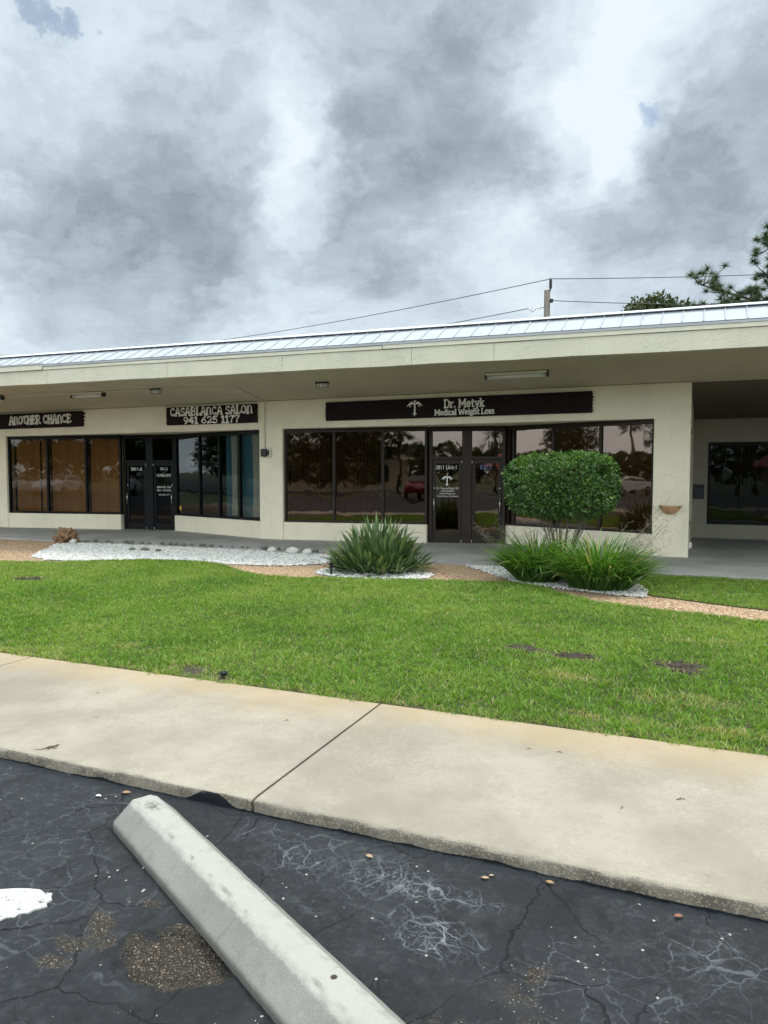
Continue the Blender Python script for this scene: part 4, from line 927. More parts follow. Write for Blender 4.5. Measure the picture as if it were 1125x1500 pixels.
b = MB()
for k in range(7):
    a = math.pi + (k + 1) * math.pi / 8
    for j in range(5):
        t = j / 4; rr = .135 + .045 * t; b.lathe([(.001, -.012), (.012, 0), (.001, .012)], 6, (rr * math.cos(a + .08 * math.sin(t * 6)), rr * math.sin(a + .08 * math.sin(t * 6)), .06 + .06 * t))
b.build('relief', M_terra, T, smooth=True)
b = MB(); b.box(-.17, .17, -.15, -.005, .13, .145); b.build('soil', M_dirt, T)
T = thing('letter_box', 'black letter box on the shaded breezeway wall', 'mailbox', tuple(B_M @ Vector((.12, 4.60, 1.05))), AL)
b = MB(); b.box(-.12, .12, -.10, -.001, 0, .30); b.build('body', M_navy, T, bevel=.008)
b = MB(); b.prism([(-.125, -.11), (.125, -.11), (.125, -.001), (-.125, -.001)], .303, .34); b.build('lid', M_navy, T, bevel=.006)
T = thing('power_outlet', 'small white outlet box low on the side of the cream pier', 'outlet', tuple(B_M @ Vector((0.0, .42, .22))), AL)
b = MB(); b.box(.001, .05, -.05, .05, 0, .12); b.build('box', M_white, T, bevel=.005); b = MB(); b.box(.051, .06, -.035, .035, .02, .10); b.build('cover', M_white, T, bevel=.003)

# ------------------------------------------------------------------ wheel stop
dS = Vector((0.875, -0.484, 0)).normalized(); nS = Vector((0.484, 0.875, 0)).normalized()
T = thing('wheel_stop', 'grey concrete wheel stop lying askew on the asphalt before the kerb', 'wheel stop', tuple(dS * -2.40 + nS * 1.226), math.atan2(dS.y, dS.x))
prof = [(-.146, .0), (-.146, .030), (-.140, .040), (-.058, .124), (-.050, .130), (.050, .130), (.058, .124), (.140, .040), (.146, .030), (.146, 0)]
xs = np.concatenate([[-1.085, -1.07, -1.05], np.arange(-1.03, 1.03, .012), [1.05, 1.07, 1.085]]); m = len(prof)
dense = []
for i in range(m - 1):
    a, c = prof[i], prof[i + 1]; k = max(1, int(math.hypot(c[0] - a[0], c[1] - a[1]) / .012))
    dense += [(a[0] + (c[0] - a[0]) * j / k, a[1] + (c[1] - a[1]) * j / k) for j in range(k)]
dense.append(prof[-1]); m = len(dense); V = []
for xx in xs:
    e = min(xx + 1.085, 1.085 - xx); sh = 1 - .05 * max(0, 1 - e / .03) ** 2
    for i, (yy, zz) in enumerate(dense):
        nz = mnoise.fractal(Vector((xx * 9, yy * 9, zz * 9)), 1.0, 2.0, 4) * .0035
        edge = max(0, 1 - abs(zz - .128) / .006) * max(0, 1 - abs(abs(yy) - .054) / .012)
        ch = max(0, mnoise.noise(Vector((xx * 26, yy * 30, 2.0))) + .10) * .040 * edge
        V.append((xx * (1 - .018 * (zz / .13) * (1 if e < .05 else 0)), yy * sh - math.copysign(ch, yy), zz * sh + nz * .5 - ch + (0.002)))
k = len(xs); I = (np.arange(k - 1)[:, None] * m + np.arange(m - 1)[None, :]).ravel()
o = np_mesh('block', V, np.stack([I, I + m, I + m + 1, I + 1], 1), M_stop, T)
bm = bmesh.new(); bm.from_mesh(o.data); bm.verts.ensure_lookup_table(); bm.faces.new([bm.verts[i] for i in range(m)]); bm.faces.new([bm.verts[(k - 1) * m + i] for i in range(m)][::-1]); bmesh.ops.recalc_face_normals(bm, faces=bm.faces); bm.to_mesh(o.data); bm.free()
for s in (.577,):
    b = MB(); b.tube([(s, .012, .120), (s, .012, .1335)], .011, 10); b.build('anchor_pin', M_dirt if s > 0 else M_pole, T)

# ------------------------------------------------------------------ lawn
PATCH = [(-0.915, 6.60, .20), (-1.41, 6.70, .16), (-0.02, 6.62, .20), (0.02, 6.45, .12), (-1.25, 6.62, .10), (-9.33, 8.15, .28), (-3.8, 4.90, .16), (-3.45, 4.80, .12)]
STRAW = [(0.09, 7.63, .5, .25), (-0.02, 5.62, .55, .20), (-3.85, 4.95, .40, .12), (-0.6, 5.0, .5, .12), (-2.0, 4.76, .25, .06), (-0.9, 5.9, .5, .16), (-4.6, 5.3, .6, .2), (-5.6, 4.8, .6, .12), (0.3, 5.0, .5, .12)]
def grass(name, poly, dens, seed, zb=0.05, hmin=.024, hmax=.048, xlo=-15.0, xhi=3.2):
    r = np.random.default_rng(seed); P_ = np.array(poly); x0, x1 = max(P_[:, 0].min(), xlo), min(P_[:, 0].max(), xhi); y0, y1 = P_[:, 1].min(), P_[:, 1].max()
    n = int((x1 - x0) * (y1 - y0) * dens); x = r.uniform(x0, x1, n); y = r.uniform(y0, y1, n)
    keep = in_poly(x, y, poly) & (y > 4.60 + .18 * fbm(x * 7, x * 0 + 3, 4, 19)); dist = np.hypot(x, y)
    keep &= r.random(n) < np.clip(1.25 - dist * .06, .5, 1)
    # stay inside the camera's neighbourhood
    az = np.degrees(np.arctan2(-x, y)); keep &= (az < 22.8 + 33) & (az > 22.8 - 35)
    thick = fbm(x * 2.1, y * 2.1, 3, 71); bare = np.zeros(n)
    for px, py, pr in PATCH:
        jx = x + (fbm(x * 14, y * 14, 2, 5) - .5) * .22; jy = y + (fbm(x * 14, y * 14, 2, 8) - .5) * .16
        bare = np.maximum(bare, np.clip(1.5 - np.hypot((jx - px), (jy - py) * 1.5) / pr, 0, 1))
    keep &= r.random(n) > bare * .96
    x, y, dist, bare = x[keep], y[keep], dist[keep], bare[keep]; n = len(x)
    thick = fbm(x * 2.1, y * 2.1, 3, 71); tuft = fbm(x * 9, y * 9, 3, 77)
    hh = r.uniform(hmin, hmax, n) * (.35 + 1.25 * tuft) * (1 - .5 * bare); wd = r.uniform(.0045, .0085, n) * (1 + .05 * dist)
    la = r.uniform(0, 2 * math.pi, n); ln = r.uniform(.3, 1.7, n) * hh; fa = r.uniform(0, 2 * math.pi, n)
    lx, ly = np.cos(la) * ln, np.sin(la) * ln; wx, wy = np.cos(fa) * wd / 2, np.sin(fa) * wd / 2
    z0 = np.full(n, zb); V = np.empty((n, 5, 3), np.float32)
    V[:, 0] = np.stack([x - wx, y - wy, z0], 1); V[:, 1] = np.stack([x + wx, y + wy, z0], 1)
    V[:, 2] = np.stack([x + wx * .85 + lx * .38, y + wy * .85 + ly * .38, z0 + hh * .66], 1); V[:, 3] = np.stack([x - wx * .85 + lx * .38, y - wy * .85 + ly * .38, z0 + hh * .66], 1)
    V[:, 4] = np.stack([x + lx, y + ly, z0 + hh], 1)
    b = np.arange(n) * 5
    F = np.concatenate([np.stack([b, b + 1, b + 2], 1), np.stack([b, b + 2, b + 3], 1), np.stack([b + 3, b + 2, b + 4], 1)])
    t = np.clip(.50 + (fbm(x * 1.1, y * 1.1, 4, 81) - .5) * .9 + (tuft - .5) * .35 + r.normal(0, .24, n), .0, .85)
    dead = np.zeros(n)
    for px, py, rx, ry in STRAW: dead = np.maximum(dead, np.clip(1.15 - np.hypot((x - px) / rx, (y - py) / ry), 0, 1) * np.clip((fbm(x * 7, y * 7, 3, 91) - .38) * 5, 0, 1))
    dead = np.maximum(dead, (y < 4.80) * .35); dead = np.maximum(dead, (bare > .25) * .35); dead = np.maximum(dead, .05 + .10 * (fbm(x * 1.7, y * 1.7, 3, 95) > .58))
    t = np.where(r.random(n) < dead, r.uniform(.84, 1.0, n), t)
    o = np_mesh(name, V.reshape(-1, 3), F, M_grass, attrs={'tint': np.repeat(t, 5)})
    return tag(o, kind='stuff')
g = grass('lawn_grass', [(-22, 4.60), (6, 4.60)] + LAWN[2:], 5600, 11); g['label'] = 'bright green mown lawn with bare patches beside the sidewalk'; g['category'] = 'grass'
g = grass('lawn_grass', LAWN2, 5200, 12, hmin=.022, hmax=.042); g['label'] = 'small mown lawn between the pebble path and covered walkway'; g['category'] = 'grass'

# ------------------------------------------------------------------ white gravel beds
ICO_V = []; ICO_F = []
_b = bmesh.new(); bmesh.ops.create_icosphere(_b, subdivisions=1, radius=1.0); _b.verts.ensure_lookup_table()
ICO_V = np.array([v.co[:] for v in _b.verts]); ICO_F = np.array([[v.index for v in f.verts] for f in _b.faces]); _b.free()
def gravel(poly, n, seed, label, z=.054, rmin=.010, rmax=.025):
    r = np.random.default_rng(seed); P_ = np.array(poly); x = r.uniform(P_[:, 0].min(), P_[:, 0].max(), n * 3); y = r.uniform(P_[:, 1].min(), P_[:, 1].max(), n * 3)
    k = in_poly(x + r.normal(0, .03, n * 3), y + r.normal(0, .03, n * 3), poly); x, y = x[k][:n], y[k][:n]; n = len(x)
    s = r.uniform(rmin, rmax, n); V = np.repeat(ICO_V[None], n, 0) * (1 + r.normal(0, .16, (n, 12, 1)))
    V = V * (s[:, None] * np.stack([np.ones(n), r.uniform(.6, .95, n), r.uniform(.5, .8, n)], 1))[:, None, :]
    a = r.uniform(0, 6.28, n); c_, s_ = np.cos(a)[:, None], np.sin(a)[:, None]; X = V[:, :, 0] * c_ - V[:, :, 1] * s_; Y = V[:, :, 0] * s_ + V[:, :, 1] * c_
    V = np.stack([X + x[:, None], Y + y[:, None], V[:, :, 2] + z + r.uniform(.0, .012, n)[:, None]], 2)
    F = (ICO_F[None] + (np.arange(n) * 12)[:, None, None]).reshape(-1, 3)
    o = np_mesh('white_gravel', V.reshape(-1, 3), F, M_gravel, attrs={'tint': np.repeat(np.clip(r.normal(.62, .25, n), 0, 1), 12)}); tag(o, label, 'gravel', kind='stuff')
GL = [(-13.5, 12.62), (-13.1, 12.1), (-12.7, 11.6), (-12.3, 11.0), (-11.8, 10.35), (-11.0, 10.05), (-10.4, 10.2), (-9.6, 10.8), (-8.6, 11.02), (-7.6, 10.86), (-7.0, 10.92), (-6.48, 11.08), (-6.1, 11.5), (-6.0, 11.95), (-6.3, 12.80), (-8.4, 12.95), (-10.4, 12.90), (-12, 12.82), (-13.2, 12.72)]
GM = [(-4.72 + 1.0 * math.cos(a), 10.78 + .62 * math.sin(a)) for a in np.linspace(0, 2 * math.pi, 24, endpoint=False)]
GR = [(-3.65, 12.36), (-3.35, 12.02), (-3.0, 11.55), (-2.7, 11.2), (-2.35, 10.78), (-1.95, 10.55), (-1.55, 10.38), (-1.0, 10.20), (-.5, 10.10), (-.50, 10.6), (-.72, 11.4), (-.66, 12.30)]
for poly, n, sd, lb in ((GL, 24000, 3, 'white pebble bed along the walkway under the salon windows'), (GM, 4500, 4, 'white pebble ring round the spiky gray green clump'), (GR, 8000, 5, 'white pebble bed under the round clipped shrub')):
    sheet('gravel_bed', poly, 0.0575, M_gbed); gravel(poly, n, sd, lb)

# crumbly soil in the bare spots of the lawn
r = np.random.default_rng(31); pc = np.concatenate([np.stack([r.normal(px, pr * .38, 90), r.normal(py_, pr * .26, 90)], 1) for px, py_, pr in PATCH if py_ > 4.95]); n = len(pc); sz = r.uniform(.006, .024, n)
V = ICO_V[None] * (1 + r.normal(0, .2, (n, 12, 1))) * sz[:, None, None] * np.array([1.2, 1, .7]) + np.concatenate([pc, np.full((n, 1), .060)], 1)[:, None, :]
tag(np_mesh('soil_crumbs', V.reshape(-1, 3), (ICO_F[None] + (np.arange(n) * 12)[:, None, None]).reshape(-1, 3), M_dirt), 'dark soil crumbs in the bare spots of the lawn', 'soil', kind='stuff')
# ------------------------------------------------------------------ rocks
def rock_mesh(name, rad, sc, seed, sub=3, amp=.35, rough=1.5):
    bm = bmesh.new(); bmesh.ops.create_icosphere(bm, subdivisions=sub, radius=1); o = Vector((seed * 3.1, seed * 1.7, 0))
    for v in bm.verts:
        n = mnoise.fractal(v.co * rough + o, 1.0, 2.0, 4); v.co *= 1 + amp * n; v.co = Vector((v.co.x * sc[0], v.co.y * sc[1], max(v.co.z, -.55) * sc[2])) * rad
    me = bpy.data.meshes.new(name); bm.to_mesh(me); bm.free(); return me
me = rock_mesh('coral_boulder', .25, (1.05, .8, .82), 2, 5, .55, 2.2); me.shade_smooth()
o = link('coral_boulder', me, M_coral); o.location = (-13.30, 12.62, .17); tag(o, 'rough brown coral boulder at the left end of the white pebble bed', 'boulder')
rocks = [rock_mesh('border_stone', .07, (1.2, .9, .75), 10 + i, 3, .3, 1.3) for i in range(4)]
rr = random.Random(4)
for me in rocks: me.shade_smooth(); me.materials.append(M_stone)
for i in range(27):
    t = i / 26; xx = -12.75 + t * 6.1 + rr.uniform(-.08, .08); yy = float(np.interp(xx, [-13.4, -12, -10.46, -8.4, -6.39], [12.84, 12.95, 13.05, 13.09, 13.02])) - .09 + rr.uniform(-.05, .02)
    o = bpy.data.objects.new('border_stone', rocks[i % 4]); COL.objects.link(o); s = rr.uniform(.4, .95); o.scale = (s, s, s * .8); o.location = (xx, yy, .095 + .02 * s); o.rotation_euler = (0, 0, rr.uniform(0, 6))
    tag(o, 'small dark gray stone in the row between white pebbles and walkway', 'stone', 'dark stones edging the walkway')
for i, (xx, yy, s, lb) in enumerate(((-7.35, 12.75, 1.5, 'largest pale stone at the right end of the stone row'), (-7.0, 12.72, 1.15, 'pale stone right beside the largest one in the row'), (-7.85, 12.78, 1.1, 'pale stone left of the largest one in the row'), (-13.0, 12.55, 1.0, 'pale stone touching the right side of the brown boulder'))):
    me = rock_mesh('pale_stone', .08, (1.2, 1, .8), 30 + i, 3, .25, 1.3); me.shade_smooth(); o = link('pale_stone', me, M_stonep); o.scale = (s, s, s); o.location = (xx, yy, .10); tag(o, lb, 'stone')
for i, (xx, yy, s) in enumerate(((-10.75, 11.95, .9), (-10.45, 12.0, 1.1), (-10.1, 11.98, .8), (-10.6, 12.15, .8))):
    o = bpy.data.objects.new('border_stone', rocks[i % 4]); COL.objects.link(o); o.scale = (s, s, s * .7); o.location = (xx, yy, .085)
    tag(o, 'dark stone in the loose cluster amid the white pebbles', 'stone', 'dark stones in the pebble bed')

# ------------------------------------------------------------------ plants
def leaf_cloud(P, A, Nn, L, Wd, fold=.25):
    """diamond leaves folded on the midrib; all arrays (n,3)/(n,)"""
    A = A / np.linalg.norm(A, axis=1, keepdims=True); S = np.cross(A, Nn); S /= np.linalg.norm(S, axis=1, keepdims=True) + 1e-9; U = np.cross(S, A)
    n = len(P); V = np.empty((n, 6, 3), np.float32); L = L[:, None]; Wd = Wd[:, None]
    V[:, 0] = P; V[:, 1] = P + A * L * .35 + S * Wd * .5 + U * Wd * fold; V[:, 2] = P + A * L * .35 - S * Wd * .5 + U * Wd * fold
    V[:, 3] = P + A * L * .70 + S * Wd * .38 + U * (Wd * fold * .6 - L * .04); V[:, 4] = P + A * L * .70 - S * Wd * .38 + U * (Wd * fold * .6 - L * .04); V[:, 5] = P + A * L - U * L * .12
    b = np.arange(n) * 6
    F = np.concatenate([np.stack([b, b + 1, b + 3], 1), np.stack([b, b + 3, b + 5], 1), np.stack([b, b + 5, b + 4], 1), np.stack([b, b + 4, b + 2], 1)])
    return V.reshape(-1, 3), F
def rdir(r, n):
    v = r.normal(0, 1, (n, 3)); return v / np.linalg.norm(v, axis=1, keepdims=True)

# clipped shrub
SHX, SHY = -1.86, 11.72
T = thing('clipped_shrub', 'round clipped green shrub on several bare stems before the medical office window', 'shrub', (SHX, SHY, .05))
r = np.random.default_rng(21)
def shrub_pts(n, lo, hi):
    d = rdir(r, n); e = 3.4
    q = (np.abs(d[:, 0]) ** e + np.abs(d[:, 1]) ** e + np.abs(d[:, 2]) ** e) ** (-1 / e)
    rad = r.uniform(lo, hi, n); lump = 1 + .12 * (fbm(d[:, 0] * 4 + 5, d[:, 2] * 3 + d[:, 1] * 2 + 9, 3, 13) - .5)
    return d * (q * rad * lump)[:, None] * np.array([.84, .76, .51]), d
pa, da = shrub_pts(12500, .84, 1.01); pb, db = shrub_pts(4500, .5, .88)
PP = np.concatenate([pa, pb]); DD = np.concatenate([da, db]); PP[:, 2] += 1.44
# ragged open underside
under = PP[:, 2] < 1.16; keep = ~under | (r.random(len(PP)) < np.clip((PP[:, 2] - .80) / .42, .10, 1)); PP, DD = PP[keep], DD[keep]
keep = fbm(PP[:, 0] * 3.2 + 11, PP[:, 2] * 3.2 + PP[:, 1], 3, 17) > .31; PP, DD = PP[keep], DD[keep]
n = len(PP); A = DD * .7 + rdir(r, n) * .75 + np.array([0, 0, .25]); Nn = DD + rdir(r, n) * .6 + np.array([0, 0, .5])
V, F = leaf_cloud(PP, A, Nn, r.uniform(.038, .082, n), r.uniform(.018, .036, n))
top = np.clip((PP[:, 2] - 1.6) / .35, 0, 1); t = np.clip(r.normal(.29, .20, n) + top * .20 + (fbm(PP[:, 0] * 4 + 3, PP[:, 2] * 4 + PP[:, 1] * 2 + 7, 3, 23) - .5) * .55 + (r.random(n) < .03 + .10 * top) * .4, 0, 1)
np_mesh('crown', V, F, M_shrub, T, {'tint': np.repeat(t, 6)})
st = MB(); tw = MB()
for i in range(15):
    a = i * 2.4; bx, by = .10 * math.cos(a), .10 * math.sin(a); ex, ey = .50 * math.cos(a) * random.uniform(.5, 1), .42 * math.sin(a) * random.uniform(.5, 1)
    pts = [(bx, by, -.02), (bx + (ex - bx) * .15, by + (ey - by) * .15, .35), (bx + (ex - bx) * .5, by + (ey - by) * .5, .68), (ex, ey, 1.05), (ex * 1.15, ey * 1.15, 1.35)]
    st.tube(pts, .013, 7, .006)
    for k in range(7):
        q = Vector(pts[2]).lerp(Vector(pts[3]), k / 3.5); e = q + Vector((random.uniform(-.22, .22), random.uniform(-.2, .2), random.uniform(.18, .34))); tw.tube([q, (q + e) / 2 + Vector((.02, .01, 0)), e], .007, 5, .003)
st.build('stem', M_stem, T, smooth=True); tw.build('twigs', M_stem, T, smooth=True)

def strap(V, F, tint, base, az, L, W, lean, arch, t, keel=.18, nseg=9, shape=None, droop=0.0, twist=0.0):
    """one strap leaf growing from base, leaning out along az and arching over"""
    k0 = len(V); p = np.array(base, float); th = lean; ds = L / nseg; h = np.array([math.cos(az), math.sin(az), 0]); s = np.array([-math.sin(az + twist), math.cos(az + twist), 0])
    for i in range(nseg + 1):
        u = i / nseg; wv = W * (shape(u) if shape else (min(1, .55 + 1.5 * u) * (1 - u ** 3.2) + .02)); up = np.array([-math.sin(th) * math.cos(az), -math.sin(th) * math.sin(az), math.cos(th)])
        # th = angle from vertical
        d = h * math.sin(th) + np.array([0, 0, math.cos(th)]); nrm = h * -math.cos(th) + np.array([0, 0, math.sin(th)])
        V += [p - s * wv / 2 + nrm * wv * keel, p.copy(), p + s * wv / 2 + nrm * wv * keel]; tint += [min(1, t + .12 * u)] * 3
        p = p + d * ds; th += arch / nseg * (0.4 + 1.5 * u) + droop * u * u / nseg
    for i in range(nseg):
        a = k0 + 3 * i; F += [(a, a + 1, a + 4, a + 3), (a + 1, a + 2, a + 5, a + 4)]

# spiky clump: many short stiff lance leaves fanned over a dome
T = thing('paradise_clump', 'spiky gray green bird of paradise clump in its own white pebble ring', 'plant', (-4.72, 11.0, .05))
T.scale = (.92, .92, 1.13)
V, F, ti = [], [], []; rp = random.Random(5); stemV = MB()
for i in range(1050):
    az = rp.uniform(0, 2 * math.pi); rho = math.sqrt(rp.random()); br = rho * .40; lean = .06 + 1.42 * rho ** 1.15 + rp.uniform(-.18, .18); base = (br * math.cos(az), br * .85 * math.sin(az), 0)
    Lp = rp.uniform(.08, .60) * (1.1 - .35 * rho); az2 = az + rp.uniform(-.5, .5)
    h = Vector((math.cos(az2) * math.sin(lean), math.sin(az2) * math.sin(lean), math.cos(lean))); e = Vector(base) + h * Lp
    if i % 3 == 0: stemV.tube([base, (Vector(base) + e) / 2 + Vector((0, 0, .02)), e], .008, 5, .005)
    Lb = rp.uniform(.20, .36); tt = max(0, min(.9, rp.gauss(.45, .22)))
    if rp.random() < .025: tt = .98
    strap(V, F, ti, e, az2 + rp.uniform(-.4, .4), Lb, rp.uniform(.038, .060), lean * .8 + rp.uniform(-.3, .3), rp.uniform(0, .35), tt, .22, 6, lambda u: (math.sin(math.pi * min(1, u * .86 + .10)) ** .8) * (1 - u ** 6) + .015, 0, rp.uniform(-.5, .5))
for a, L_ in ((-.35, .95), (2.9, .8), (-.15, .75)):   # a few long outer leaves
    strap(V, F, ti, (.25 * math.cos(a), .2 * math.sin(a), .25), a, L_, .05, .8, 1.1, .6, .2, 8)
np_mesh('leaves', np.array(V), np.array(F), M_bird, T, {'tint': ti}); stemV.build('stalks', M_bird, T)
# iris / flax lily clumps
def iris(name, x, y, R, H, n, seed, label):
    T = thing(name, label, 'plant', (x, y, .05), 0, 'strap leaved clumps at the foot of the clipped shrub'); rp = random.Random(seed); V, F, ti = [], [], []
    for i in range(n):
        az = rp.uniform(0, 2 * math.pi); rho = math.sqrt(rp.random()); br = rho * R * .50; lean = .08 + .62 * rho + rp.uniform(-.14, .16)
        L_ = H * rp.uniform(.72, 1.22) * (1.08 - .18 * rho); tt = max(0, min(.9, rp.gauss(.46, .24)))
        if rp.random() < .015: tt = rp.uniform(.93, 1)
        strap(V, F, ti, (br * math.cos(az), br * .8 * math.sin(az), 0), az + rp.uniform(-.7, .7), L_, rp.uniform(.018, .034), lean, rp.uniform(.35, 1.5), tt, .2, 9, None, rp.uniform(0, 1.6), rp.uniform(-.6, .6))
    np_mesh('leaves', np.array(V), np.array(F), M_iris, T, {'tint': ti}); return T
I1 = iris('iris_clump', -2.10, 10.98, .62, .80, 620, 8, 'strap leaved green clump on the left, nearer the office doors')
I2 = iris('iris_clump', -1.15, 10.62, .78, .82, 900, 9, 'wider strap leaved green clump on the right, nearer the small lawn')
def wisps(T, n, spread, az0, seed, hmax=.95, base_r=.3):
    rp = random.Random(seed); b = MB(); V, A = [], []
    for i in range(n):
        az = az0 + rp.uniform(-spread, spread); le = rp.uniform(.35, 1.05); L_ = rp.uniform(.75, 1.15) * hmax; p0 = Vector((base_r * math.cos(az) * rp.random(), base_r * math.sin(az) * rp.random(), .15)); h = Vector((math.cos(az), math.sin(az), 0))
        pts = [p0 + h * (math.sin(le) * L_ * t) + Vector((0, 0, math.cos(le) * L_ * t - .10 * t * t)) for t in (0, .3, .6, .8, 1)]; b.tube(pts, .0026, 4, .0013)
        for k in range(7):
            t = .5 + .5 * k / 6; q = p0 + h * (math.sin(le) * L_ * t) + Vector((0, 0, math.cos(le) * L_ * t - .10 * t * t)); e = q + Vector((rp.uniform(-.12, .12), rp.uniform(-.1, .1), rp.uniform(.01, .13))); b.tube([q, e], .0018, 4, .0012)
            for j in range(3):
                f = q.lerp(e, .5 + .25 * j) + Vector((rp.uniform(-.02, .02), rp.uniform(-.02, .02), rp.uniform(-.015, .02))); V.append(f[:]); A.append((rp.uniform(-1, 1), rp.uniform(-1, 1), rp.uniform(-.2, 1)))
    b.build('flower_stalks', M_stem, T)
    n = len(V); r = np.random.default_rng(seed); v, f = leaf_cloud(np.array(V), np.array(A), rdir(r, n), r.uniform(.012, .022, n), r.uniform(.008, .014, n)); np_mesh('seed_heads', v, f, M_wisp, T, {'tint': np.repeat(r.random(n), 6)})
wisps(I2, 11, .75, .1, 3, 1.2); wisps(I1, 14, 1.2, 2.7, 4, 1.0)

# ------------------------------------------------------------------ garden lights
M_carglass0 = simple('dark_lens', (.02, .02, .02), .2)
def spot(x, y, z, label, h=.16):
    T = thing('garden_light', label, 'light', (x, y, z), 0, 'black garden lights'); b = MB(); b.lathe([(.001, 0), (.018, 0), (.018, h * .55), (.028, h * .6), (.040, h), (.034, h), (.025, h * .68), (.001, h * .66)], 14); b.build('body', M_dark, T, smooth=False)
    b = MB(); b.lathe([(.001, h * .80), (.030, h * .80)], 14); b.build('lens', M_carglass0, T)
spot(-5.27, 10.36, .05, 'black garden spotlight left of the spiky clump in white pebbles', .20); spot(-3.43, 4.83, .05, 'small black garden light sunk in the lawn edge by the sidewalk', .05)

# ------------------------------------------------------------------ litter on the ground
def leaf_litter(x, y, z, s, rz, label, mat=M_leafdry):
    b = MB(); n = 7
    for i in range(n):
        t = i / (n - 1); wv = s * .28 * math.sin(math.pi * min(.98, t * .95 + .03)); zc = s * .10 * math.sin(t * 3) + .004
        for q in (-1, 0, 1): b.V.append(((t - .5) * s, q * wv, zc + abs(q) * s * .07 * (1 + .3 * math.sin(t * 9))))
    b.F = [(3 * i + j, 3 * i + j + 1, 3 * i + j + 4, 3 * i + j + 3) for i in range(n - 1) for j in range(2)]
    o = b.build('dry_leaf', mat, fix=False, smooth=True); o.location = (x, y, z); o.rotation_euler = (0, 0, rz); tag(o, label, 'leaf', 'dry leaves on the asphalt'); return o
M_leafred = simple('red_leaf', (0.26, 0.10, 0.055), .7, 0, .3, 30); M_leafpale = simple('pale_leaf', (0.36, 0.26, 0.16), .7, 0, .3, 30)
leaf_litter(-1.278, 2.873, .002, .042, -.3, 'pale brown leaf nearest to the sidewalk joint on the asphalt', M_leafpale)
leaf_litter(-.758, 2.905, .002, .036, .2, 'tan leaf lying beside a paler fragment in mid frame', M_leafpale)
leaf_litter(-.738, 2.935, .002, .024, .6, 'tiny pale leaf fragment beside the tan leaf', M_leafpale)
leaf_litter(-.50, 2.975, .003, .038, -.1, 'brown leaf tucked against the foot of the kerb')
leaf_litter(-.003, 2.935, .003, .036, .4, 'reddish brown leaf at the right on the asphalt', M_leafred)
leaf_litter(-2.73, 2.955, .003, .05, .3, 'brown leaf behind the far end of the wheel stop')
leaf_litter(-2.84, 2.87, .003, .036, .1, 'whitish leaf left of the far end of the wheel stop', M_vinyl)
def twig(x, y, s, rz, label):
    b = MB(); b.tube([(-s / 2, 0, .003), (-s * .1, s * .1, .006), (s / 2, 0, .004)], s * .06, 5, s * .03); b.tube([(-s * .1, s * .1, .006), (s * .12, s * .3, .01)], s * .05, 5, s * .02); b.V = b.V
    o = b.build('twig', M_dirt); o.location = (x, y, .0705); o.rotation_euler = (0, 0, rz); tag(o, label, 'twig', 'dark twigs on the sidewalk')
for x, y, s, rz, lb in ((-.004, 3.864, .045, .5, 'dark forked twig on the sidewalk at the right'), (-.268, 3.657, .03, 1.2, 'small dark twig left of the forked one on the sidewalk'), (-.843, 4.231, .03, .1, 'left one of the paired dark twigs near the lawn'), (-.667, 4.249, .035, -.2, 'right one of the paired dark twigs near the lawn'),
                        (-2.42, 4.106, .03, .3, 'dark twig just left of the sidewalk joint'), (-4.02, 4.08, .03, .9, 'dark twig on the left slab in its middle'), (-3.62, 3.66, .025, .2, 'dark twig on the left slab nearer the kerb')): twig(x, y, s, rz, lb)
# loose pale grit on the asphalt
r = np.random.default_rng(9); pts = []
for cx, cy, rx, ry, n in ((-.45, 2.35, .12, .20, 40), (-.30, 2.08, .30, .10, 70), (-1.62, 1.99, .19, .11, 60), (-2.02, 1.86, .08, .05, 14), (-1.2, 1.80, .1, .08, 16), (-1.85, 2.42, .2, .15, 20), (-1.35, 1.68, .3, .1, 40), (-1.0, 2.3, .6, .4, 25)):
    pts.append(np.stack([r.normal(cx, rx * .6, n), r.normal(cy, ry * .6, n)], 1))
pts = np.concatenate(pts); n = len(pts); s = r.uniform(.0009, .0028, n); q = np.sqrt(((pts[:, 0] + 1.64) / .235) ** 2 + ((pts[:, 1] - 2.0) / .15) ** 2); zg = np.where(q < .95, -.022, .001)
V = ICO_V[None] * (1 + r.normal(0, .18, (n, 12, 1))) * s[:, None, None] * np.array([1.2, .9, .7]); V = V + np.concatenate([pts, zg[:, None]], 1)[:, None, :]
tag(np_mesh('grit', V.reshape(-1, 3), (ICO_F[None] + (np.arange(n) * 12)[:, None, None]).reshape(-1, 3), simple('pale_grit', (.36, .34, .29), .85, 0, .5, 40)), 'pale loose grit scattered round the pothole and wheel stop', 'grit', kind='stuff')

